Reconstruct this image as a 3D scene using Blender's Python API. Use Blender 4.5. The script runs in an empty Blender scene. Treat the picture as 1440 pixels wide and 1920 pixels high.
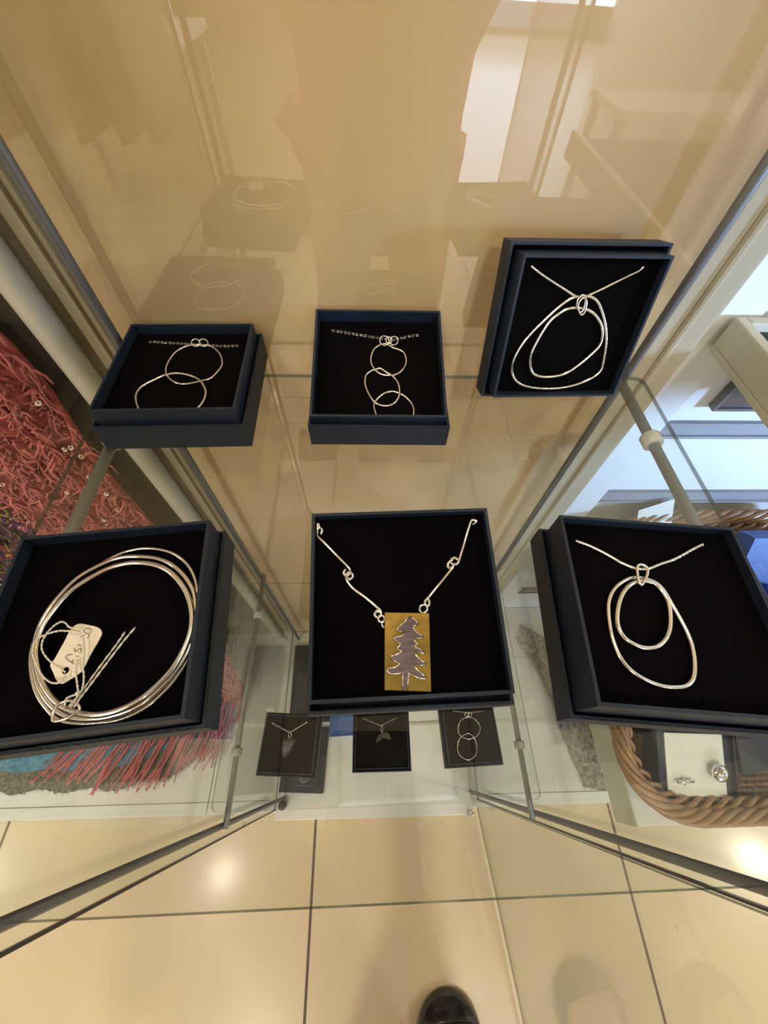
import bpy, bmesh, math, random
from mathutils import Vector, Matrix
random.seed(7)
S = bpy.context.scene
COL = S.collection
H = 1.10                       # lens height above the floor, metres

# ------------------------------------------------------------------ camera, world, light, exposure
cam_d = bpy.data.cameras.new('camera'); cam = bpy.data.objects.new('camera', cam_d); COL.objects.link(cam)
cam_d.sensor_fit = 'VERTICAL'; cam_d.sensor_height = 24.0; cam_d.sensor_width = 18.0
cam_d.lens = 24.0 * 730.5 / 1920.0
cam_d.clip_start = 0.004; cam_d.clip_end = 60
RX = Vector((0.99941, -0.02196, 0.02658)); RD = Vector((-0.00433, -0.84474, -0.53515)); RF = Vector((0.03421, 0.53472, -0.84434))
m = Matrix.Identity(4)
for i in range(3):
    m[i][0] = RX[i]; m[i][1] = -RD[i]; m[i][2] = -RF[i]
m[2][3] = H
cam.matrix_world = m
S.camera = cam
S.view_settings.view_transform = 'Standard'; S.view_settings.look = 'None'
S.view_settings.gamma = 1.0; S.view_settings.use_curve_mapping = False
S.view_settings.exposure = -0.68
S.cycles.max_bounces = 14; S.cycles.transparent_max_bounces = 40
S.cycles.diffuse_bounces = 5; S.cycles.glossy_bounces = 6
S.cycles.use_denoising = True
S.cycles.sample_clamp_indirect = 6.0
S.cycles.blur_glossy = 0.4
S.cycles.caustics_reflective = False; S.cycles.caustics_refractive = False

W = bpy.data.worlds.new('daylight'); S.world = W; W.use_nodes = True
bg = W.node_tree.nodes['Background']; bg.inputs[0].default_value = (0.62, 0.78, 1.0, 1); bg.inputs[1].default_value = 2.2

def lamp(name, kind, loc, power, col, size=0.3, target=None, sy=None, spot=None, blend=0.6, spread=None):
    d = bpy.data.lights.new(name, kind); d.energy = power; d.color = col
    if kind == 'AREA':
        d.size = size
        if spread: d.spread = math.radians(spread)
        if sy: d.shape = 'RECTANGLE'; d.size_y = sy
    else:
        d.shadow_soft_size = size
    if spot: d.spot_size = math.radians(spot); d.spot_blend = blend
    o = bpy.data.objects.new(name, d); COL.objects.link(o); o.location = loc
    v = (Vector(target) - Vector(loc)) if target else Vector((0, 0, -1))
    o.rotation_euler = v.to_track_quat('-Z', 'Y').to_euler()
    return o
WARM = (1.0, 0.88, 0.72)
NEUT = (1.0, 0.92, 0.80)
CEIL = 2.75
# ceiling downlights of the shop (each has a fitting built further down)
DOWN = [(-1.08, -0.68, 12), (0.50, -1.75, 40), (-0.75, -1.75, 40), (2.9, -0.7, 40), (-2.9, -0.7, 40), (1.7, -2.4, 30), (-2.0, -2.6, 30), (-1.2, -4.6, 30)]
for x, y, p in DOWN:
    lamp('downlight_glow', 'AREA', (x, y, CEIL - 0.03), p, NEUT if x > -0.4 else WARM, 0.16)
# daylight through the shop window at the back of the room
lamp('window_daylight', 'AREA', (2.6, -8.6, 1.5), 420, (0.62, 0.78, 1.0), 3.2, target=(1.5, -3.0, 0.2), sy=2.4)
# daylight from the window on the right side of the shop
lamp('side_window_daylight', 'AREA', (3.3, -1.35, 1.22), 7.5, (0.36, 0.58, 1.0), 0.4, target=(0.80, 0.34, 0.86), sy=0.3, spread=16)
# halogen in the roof of the display cabinet
lamp('cabinet_halogen', 'SPOT', (0.01, 0.17, 1.69), 10, (1.0, 0.74, 0.42), 0.02, target=(0.01, 0.12, 0), spot=120, blend=0.7)

# ------------------------------------------------------------------ materials
def mat(name, col, rough=0.5, metal=0.0, bump=0.0, bscale=200, var=0.0, vscale=8, coat=0.0, spec=0.5, crough=0.02, ior=None, stretch=None, sheen=0.0):
    M = bpy.data.materials.new(name); M.use_nodes = True
    nt = M.node_tree; b = nt.nodes['Principled BSDF']
    b.inputs['Base Color'].default_value = (*col, 1); b.inputs['Roughness'].default_value = rough
    b.inputs['Metallic'].default_value = metal; b.inputs['Coat Weight'].default_value = coat
    b.inputs['Coat Roughness'].default_value = crough
    b.inputs['Specular IOR Level'].default_value = spec
    b.inputs['Sheen Weight'].default_value = sheen
    if ior: b.inputs['Coat IOR'].default_value = ior
    tc = nt.nodes.new('ShaderNodeTexCoord'); src = tc.outputs['Object']
    if stretch:
        mp = nt.nodes.new('ShaderNodeMapping'); mp.inputs['Scale'].default_value = stretch
        nt.links.new(src, mp.inputs[0]); src = mp.outputs[0]
    if var > 0:
        n = nt.nodes.new('ShaderNodeTexNoise'); n.inputs['Scale'].default_value = vscale; n.inputs['Detail'].default_value = 5
        nt.links.new(src, n.inputs[0])
        r = nt.nodes.new('ShaderNodeValToRGB')
        r.color_ramp.elements[0].position = 0.3; r.color_ramp.elements[1].position = 0.7
        r.color_ramp.elements[0].color = (*[c * (1 - var) for c in col], 1)
        r.color_ramp.elements[1].color = (*[min(1, c * (1 + var)) for c in col], 1)
        nt.links.new(n.outputs[0], r.inputs[0]); nt.links.new(r.outputs[0], b.inputs['Base Color'])
    if bump > 0:
        n = nt.nodes.new('ShaderNodeTexNoise'); n.inputs['Scale'].default_value = bscale; n.inputs['Detail'].default_value = 3
        nt.links.new(src, n.inputs[0])
        bp = nt.nodes.new('ShaderNodeBump'); bp.inputs['Strength'].default_value = bump; bp.inputs['Distance'].default_value = 0.001
        nt.links.new(n.outputs[0], bp.inputs['Height']); nt.links.new(bp.outputs[0], b.inputs['Normal'])
    return M

def glass(name, tint, refl=1.0):
    """clear pane: see-through, with the mirror reflection of real glass (more at grazing angles)"""
    M = bpy.data.materials.new(name); M.use_nodes = True; nt = M.node_tree; N = nt.nodes; N.clear(); L = nt.links.new
    out = N.new('ShaderNodeOutputMaterial'); mx = N.new('ShaderNodeMixShader')
    tr = N.new('ShaderNodeBsdfTransparent'); tr.inputs[0].default_value = (*tint, 1)
    gl = N.new('ShaderNodeBsdfGlossy'); gl.inputs['Roughness'].default_value = 0.0
    g = N.new('ShaderNodeNewGeometry'); d = N.new('ShaderNodeVectorMath'); d.operation = 'DOT_PRODUCT'
    L(g.outputs['Normal'], d.inputs[0]); L(g.outputs['Incoming'], d.inputs[1])
    a = N.new('ShaderNodeMath'); a.operation = 'ABSOLUTE'; L(d.outputs['Value'], a.inputs[0])
    s = N.new('ShaderNodeMath'); s.operation = 'SUBTRACT'; s.inputs[0].default_value = 1; L(a.outputs[0], s.inputs[1])
    p = N.new('ShaderNodeMath'); p.operation = 'POWER'; p.inputs[1].default_value = 5; L(s.outputs[0], p.inputs[0])
    q = N.new('ShaderNodeMath'); q.operation = 'MULTIPLY_ADD'; q.inputs[1].default_value = 0.92; q.inputs[2].default_value = 0.045 * refl
    L(p.outputs[0], q.inputs[0]); L(q.outputs[0], mx.inputs[0]); L(tr.outputs[0], mx.inputs[1]); L(gl.outputs[0], mx.inputs[2])
    L(mx.outputs[0], out.inputs[0]); return M

def glass_edge(name, col, clear=0.35):
    M = mat(name, col, 0.15); nt = M.node_tree; b = nt.nodes['Principled BSDF']; out = nt.nodes['Material Output']
    mx = nt.nodes.new('ShaderNodeMixShader'); mx.inputs[0].default_value = 1 - clear
    tr = nt.nodes.new('ShaderNodeBsdfTransparent'); tr.inputs[0].default_value = (0.8, 0.9, 0.86, 1)
    nt.links.new(tr.outputs[0], mx.inputs[1]); nt.links.new(b.outputs[0], mx.inputs[2]); nt.links.new(mx.outputs[0], out.inputs[0]); return M

def glow(name, col, k):
    M = bpy.data.materials.new(name); M.use_nodes = True; b = M.node_tree.nodes['Principled BSDF']
    b.inputs['Base Color'].default_value = (*col, 1); b.inputs['Emission Color'].default_value = (*col, 1); b.inputs['Emission Strength'].default_value = k
    return M

def floor_mat():
    M = mat('polished_beige_tile', (0.64, 0.53, 0.345), 0.34, coat=0.3, crough=0.13, var=0.05, vscale=1.6, spec=0.5)
    nt = M.node_tree; N = nt.nodes; L = nt.links.new; b = N['Principled BSDF']
    base = b.inputs['Base Color'].links[0].from_socket
    tc = N.new('ShaderNodeTexCoord'); sx = N.new('ShaderNodeSeparateXYZ'); L(tc.outputs['Object'], sx.inputs[0])
    ds = []
    for ax, off in ((0, -0.1245), (1, -0.0205)):
        a = N.new('ShaderNodeMath'); a.operation = 'SUBTRACT'; a.inputs[1].default_value = off - 0.665 * 40; L(sx.outputs[ax], a.inputs[0])
        mo = N.new('ShaderNodeMath'); mo.operation = 'PINGPONG'; mo.inputs[1].default_value = 0.3325; L(a.outputs[0], mo.inputs[0])
        ds.append(mo)
    mn = N.new('ShaderNodeMath'); mn.operation = 'MINIMUM'; L(ds[0].outputs[0], mn.inputs[0]); L(ds[1].outputs[0], mn.inputs[1])
    lt = N.new('ShaderNodeMath'); lt.operation = 'LESS_THAN'; lt.inputs[1].default_value = 0.0027; L(mn.outputs[0], lt.inputs[0])
    mx = N.new('ShaderNodeMix'); mx.data_type = 'RGBA'; L(lt.outputs[0], mx.inputs[0]); L(base, mx.inputs[6]); mx.inputs[7].default_value = (0.13, 0.095, 0.085, 1)
    # scuffs and specks of dirt
    v = N.new('ShaderNodeTexVoronoi'); v.inputs['Scale'].default_value = 7; L(tc.outputs['Object'], v.inputs[0])
    l2 = N.new('ShaderNodeMath'); l2.operation = 'LESS_THAN'; l2.inputs[1].default_value = 0.022; L(v.outputs['Distance'], l2.inputs[0])
    l3 = N.new('ShaderNodeMath'); l3.operation = 'MULTIPLY'; l3.inputs[1].default_value = 0.35; L(l2.outputs[0], l3.inputs[0])
    m2 = N.new('ShaderNodeMix'); m2.data_type = 'RGBA'; L(l3.outputs[0], m2.inputs[0]); L(mx.outputs[2], m2.inputs[6]); m2.inputs[7].default_value = (0.2, 0.15, 0.1, 1)
    L(m2.outputs[2], b.inputs['Base Color'])
    r = N.new('ShaderNodeMath'); r.operation = 'MULTIPLY_ADD'; r.inputs[1].default_value = 0.5; r.inputs[2].default_value = 0.3; L(lt.outputs[0], r.inputs[0]); L(r.outputs[0], b.inputs['Roughness'])
    return M

def felt_mat(name, a, b_, scale=260):
    M = mat(name, a, 0.95, bump=1.0, bscale=scale, sheen=0.3); nt = M.node_tree; b = nt.nodes['Principled BSDF']
    tc = nt.nodes.new('ShaderNodeTexCoord'); n = nt.nodes.new('ShaderNodeTexNoise'); n.inputs['Scale'].default_value = scale; n.inputs['Detail'].default_value = 6
    nt.links.new(tc.outputs['Object'], n.inputs[0]); r = nt.nodes.new('ShaderNodeValToRGB')
    r.color_ramp.elements[0].position = 0.35; r.color_ramp.elements[1].position = 0.65
    r.color_ramp.elements[0].color = (*a, 1); r.color_ramp.elements[1].color = (*b_, 1)
    nt.links.new(n.outputs[0], r.inputs[0]); nt.links.new(r.outputs[0], b.inputs['Base Color']); return M

MT = dict(
    panel=mat('gloss_beige_board', (0.54, 0.385, 0.20), 0.35, coat=1.0, crough=0.012, ior=2.0, var=0.04, vscale=2.5),
    cream=mat('cream_painted_board', (0.44, 0.38, 0.28), 0.4, coat=0.2, var=0.03),
    creamdark=mat('taupe_wall', (0.30, 0.255, 0.22), 0.7, var=0.05),
    white=mat('white_laminate', (0.80, 0.79, 0.76), 0.35, var=0.02, vscale=3),
    wallwhite=mat('white_slatwall', (0.78, 0.79, 0.80), 0.45, var=0.02, vscale=3),
    groove=mat('grey_slat_groove', (0.30, 0.30, 0.33), 0.5),
    ceiling=mat('white_ceiling', (0.75, 0.72, 0.66), 0.9),
    wall=mat('shop_wall_paint', (0.58, 0.50, 0.40), 0.8, var=0.03),
    floor=floor_mat(),
    rod=mat('grey_satin_metal', (0.17, 0.18, 0.20), 0.4, 0.5),
    rodlight=mat('pale_grey_rail', (0.30, 0.31, 0.29), 0.4, 0.35),
    rubber=mat('dark_rubber_seal', (0.035, 0.035, 0.04), 0.45),
    chrome=mat('chrome', (0.85, 0.85, 0.86), 0.06, 1.0),
    clip=mat('clear_plastic_clip', (0.62, 0.62, 0.60), 0.3),
    glass=glass('clear_glass', (0.965, 0.985, 0.972)),
    gedge=glass_edge('green_glass_edge', (0.11, 0.12, 0.10), 0.3),
    navy=mat('navy_box_paper', (0.008, 0.0165, 0.036), 0.55, bump=0.5, bscale=900, var=0.12, vscale=60, spec=0.4),
    navyin=mat('navy_box_lining', (0.005, 0.011, 0.026), 0.6, bump=0.4, bscale=900),
    velvet=mat('black_velvet_foam', (0.0022, 0.0021, 0.0022), 0.95, bump=0.8, bscale=1500, spec=0.05),
    velvet2=mat('charcoal_velvet_foam', (0.010, 0.0095, 0.0085), 0.9, bump=0.8, bscale=1500, spec=0.1, var=0.2, vscale=90),
    silver=mat('silver', (0.93, 0.90, 0.85), 0.15, 1.0, bump=0.12, bscale=250),
    oxid=mat('oxidised_silver', (0.13, 0.11, 0.12), 0.42, 0.85, bump=0.8, bscale=260, var=0.3, vscale=120, stretch=(1, 5, 1)),
    brass=mat('brushed_brass', (0.26, 0.18, 0.045), 0.45, 0.8, bump=0.5, bscale=120, var=0.3, vscale=70),
    card=mat('white_card', (0.83, 0.80, 0.72), 0.7, bump=0.2),
    string=mat('white_cotton_string', (0.84, 0.82, 0.74), 0.9, bump=1.0, bscale=1200),
    ink=mat('purple_grey_ink', (0.16, 0.12, 0.17), 0.6),
    tissue=mat('white_tissue', (0.84, 0.83, 0.81), 0.8, bump=0.4, bscale=40),
    bluebox=mat('bright_blue_box_paper', (0.05, 0.13, 0.42), 0.5, bump=0.4, bscale=600),
    bluecloth=mat('royal_blue_cloth', (0.02, 0.12, 0.55), 0.8, bump=0.6, bscale=200),
    wicker=mat('brown_wicker', (0.30, 0.145, 0.05), 0.42, bump=0.6, bscale=130, var=0.3, vscale=45, coat=0.25, crough=0.25),
    wickerdark=mat('dark_wicker_core', (0.10, 0.05, 0.025), 0.8),
    pink=mat('coral_pink_yarn', (0.50, 0.12, 0.115), 0.85, bump=0.8, bscale=500, var=0.22, vscale=30, sheen=0.4),
    pinkdeep=mat('deep_coral_knit', (0.34, 0.07, 0.065), 0.9, bump=1.0, bscale=160, var=0.3, vscale=60),
    sequin=mat('clear_sequin', (0.92, 0.84, 0.80), 0.08, 0.9),
    lace=mat('cream_lace_yarn', (0.62, 0.53, 0.46), 0.85, bump=0.8, bscale=500, var=0.15, vscale=40),
    lacedark=mat('brown_crochet_ground', (0.10, 0.06, 0.045), 0.9, var=0.3, vscale=60),
    turq=felt_mat('turquoise_felt', (0.06, 0.19, 0.32), (0.15, 0.36, 0.52), 120),
    mat=felt_mat('grey_wool_felt', (0.10, 0.088, 0.065), (0.25, 0.225, 0.175), 150),
    mat2=felt_mat('flecked_grey_wool', (0.13, 0.105, 0.08), (0.42, 0.37, 0.31), 130),
    shoe=mat('black_patent_leather', (0.008, 0.008, 0.009), 0.22, coat=0.6, crough=0.06),
    skin=mat('skin', (0.55, 0.34, 0.22), 0.5, var=0.06, vscale=25),
    trouser=mat('coral_trousers', (0.55, 0.22, 0.17), 0.85, bump=0.5),
    coatm=mat('tan_coat', (0.47, 0.34, 0.23), 0.85, bump=0.4),
    hair=mat('brown_hair', (0.08, 0.045, 0.025), 0.5),
    phone=mat('black_phone', (0.01, 0.01, 0.012), 0.2),
    darkplate=mat('dark_grey_plate', (0.10, 0.095, 0.11), 0.3, 0.3),
    tray=mat('beige_gloss_tray', (0.60, 0.55, 0.43), 0.3, coat=0.3),
    liner=mat('black_tray_liner', (0.014, 0.014, 0.012), 0.7),
    lampglow=glow('lamp_glow', (1.0, 0.88, 0.68), 6),
    palegreen=mat('pale_green_shelf_edge', (0.64, 0.68, 0.57), 0.4),
)

# ------------------------------------------------------------------ mesh helpers
def obj(name, bm, m, parent=None, smooth=False, label=None, loc=None, rot=None):
    me = bpy.data.meshes.new(name)
    bmesh.ops.recalc_face_normals(bm, faces=bm.faces[:])
    if smooth:
        for f in bm.faces: f.smooth = True
    bm.to_mesh(me); bm.free()
    for mm in (m if isinstance(m, (list, tuple)) else [m]): me.materials.append(MT[mm])
    o = bpy.data.objects.new(name, me); COL.objects.link(o)
    if parent: o.parent = parent
    if label: o['label'] = label
    if loc: o.location = loc
    if rot: o.rotation_euler = rot
    return o
def tag(o, label, cat, group=None, kind=None):
    o['label'] = label; o['category'] = cat
    if group: o['group'] = group
    if kind: o['kind'] = kind
    return o
def thing(name, label, cat, loc=(0, 0, 0), rot=(0, 0, 0), group=None):
    o = bpy.data.objects.new(name, None); COL.objects.link(o); o.location = loc; o.rotation_euler = rot
    o.empty_display_size = 0.02
    return tag(o, label, cat, group)
def struct(name, bm, m, smooth=False):
    o = obj(name, bm, m, smooth=smooth); o['kind'] = 'structure'; return o
def BM(): return bmesh.new()
def box(bm, x0, x1, y0, y1, z0, z1, mi=0, bev=0.0):
    vs = [bm.verts.new((x, y, z)) for x in (x0, x1) for y in (y0, y1) for z in (z0, z1)]
    F = [bm.faces.new([vs[i] for i in q]) for q in ((0, 1, 3, 2), (4, 6, 7, 5), (0, 4, 5, 1), (2, 3, 7, 6), (0, 2, 6, 4), (1, 5, 7, 3))]
    for f in F: f.material_index = mi
    if bev > 0:
        es = list({e for f in F for e in f.edges})
        bmesh.ops.bevel(bm, geom=es, offset=bev, segments=2, affect='EDGES', profile=0.7)
    return F
def pane(bm, x0, x1, y0, y1, z0, z1, thin):
    F = box(bm, x0, x1, y0, y1, z0, z1)
    big = {'x': (0, 1), 'y': (2, 3), 'z': (4, 5)}[thin]
    for i, f in enumerate(F): f.material_index = 0 if i in big else 1
def smoothpts(pts, closed=False, n=6):
    P = [Vector(p) for p in pts]; out = []; L = len(P)
    rng = range(L) if closed else range(L - 1)
    for i in rng:
        if closed: a, b, c, d = P[(i - 1) % L], P[i], P[(i + 1) % L], P[(i + 2) % L]
        else: a, b, c, d = P[max(i - 1, 0)], P[i], P[i + 1], P[min(i + 2, L - 1)]
        for k in range(n):
            t = k / n
            out.append(0.5 * ((2 * b) + (c - a) * t + (2 * a - 5 * b + 4 * c - d) * t * t + (3 * b - a - 3 * c + d) * t ** 3))
    if not closed: out.append(P[-1].copy())
    return out
def tube(bm, pts, r, closed=False, sides=8, mi=0, r2=None, flat=1.0):
    """sweep a round section along points; r may be a number or a function of 0..1"""
    P = [Vector(p) for p in pts]; n = len(P)
    if n < 2: return
    T = []
    for i in range(n):
        a = P[(i - 1) % n] if (closed or i > 0) else P[i]; b = P[(i + 1) % n] if (closed or i < n - 1) else P[i]
        t = b - a; T.append(t.normalized() if t.length > 1e-9 else Vector((0, 0, 1)))
    ref = Vector((0, 0, 1)) if abs(T[0].z) < 0.9 else Vector((1, 0, 0))
    nrm = T[0].cross(ref).normalized(); rings = []
    for i in range(n):
        nrm = (nrm - T[i] * nrm.dot(T[i]))
        if nrm.length < 1e-6: nrm = T[i].orthogonal()
        nrm.normalize(); bn = T[i].cross(nrm)
        rr = r(i / (n - 1)) if callable(r) else r
        rings.append([bm.verts.new(P[i] + (nrm * math.cos(2 * math.pi * k / sides) + bn * math.sin(2 * math.pi * k / sides) * flat) * rr) for k in range(sides)])
    for i in range(n if closed else n - 1):
        a, b = rings[i], rings[(i + 1) % n]
        sh = 0
        if closed and i == n - 1:      # line the seam up
            sh = min(range(sides), key=lambda s: (a[0].co - b[s].co).length)
        for k in range(sides):
            f = bm.faces.new((a[k], a[(k + 1) % sides], b[(k + 1 + sh) % sides], b[(k + sh) % sides])); f.material_index = mi
    if not closed:
        for e in (rings[0], rings[-1]):
            f = bm.faces.new(e); f.material_index = mi
def prism(bm, pts, z0, z1, mi=0):
    a = [bm.verts.new((x, y, z0)) for x, y in pts]; b = [bm.verts.new((x, y, z1)) for x, y in pts]
    n = len(pts)
    bm.faces.new(a).material_index = mi; bm.faces.new(b).material_index = mi
    for i in range(n): bm.faces.new((a[i], a[(i + 1) % n], b[(i + 1) % n], b[i])).material_index = mi
def lathe(bm, prof, seg=24, axis='z', off=(0, 0, 0), mi=0):
    R = []
    for r, z in prof:
        row = []
        for k in range(seg):
            a = 2 * math.pi * k / seg; p = (r * math.cos(a), r * math.sin(a), z)
            if axis == 'y': p = (p[0], p[2], p[1])
            if axis == 'x': p = (p[2], p[0], p[1])
            row.append(bm.verts.new(Vector(p) + Vector(off)))
        R.append(row)
    for i in range(len(R) - 1):
        for k in range(seg): bm.faces.new((R[i][k], R[i][(k + 1) % seg], R[i + 1][(k + 1) % seg], R[i + 1][k])).material_index = mi
    bm.faces.new(R[0]).material_index = mi; bm.faces.new(R[-1]).material_index = mi
def Z(h): return H - h        # depth below the lens -> height above the floor

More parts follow.
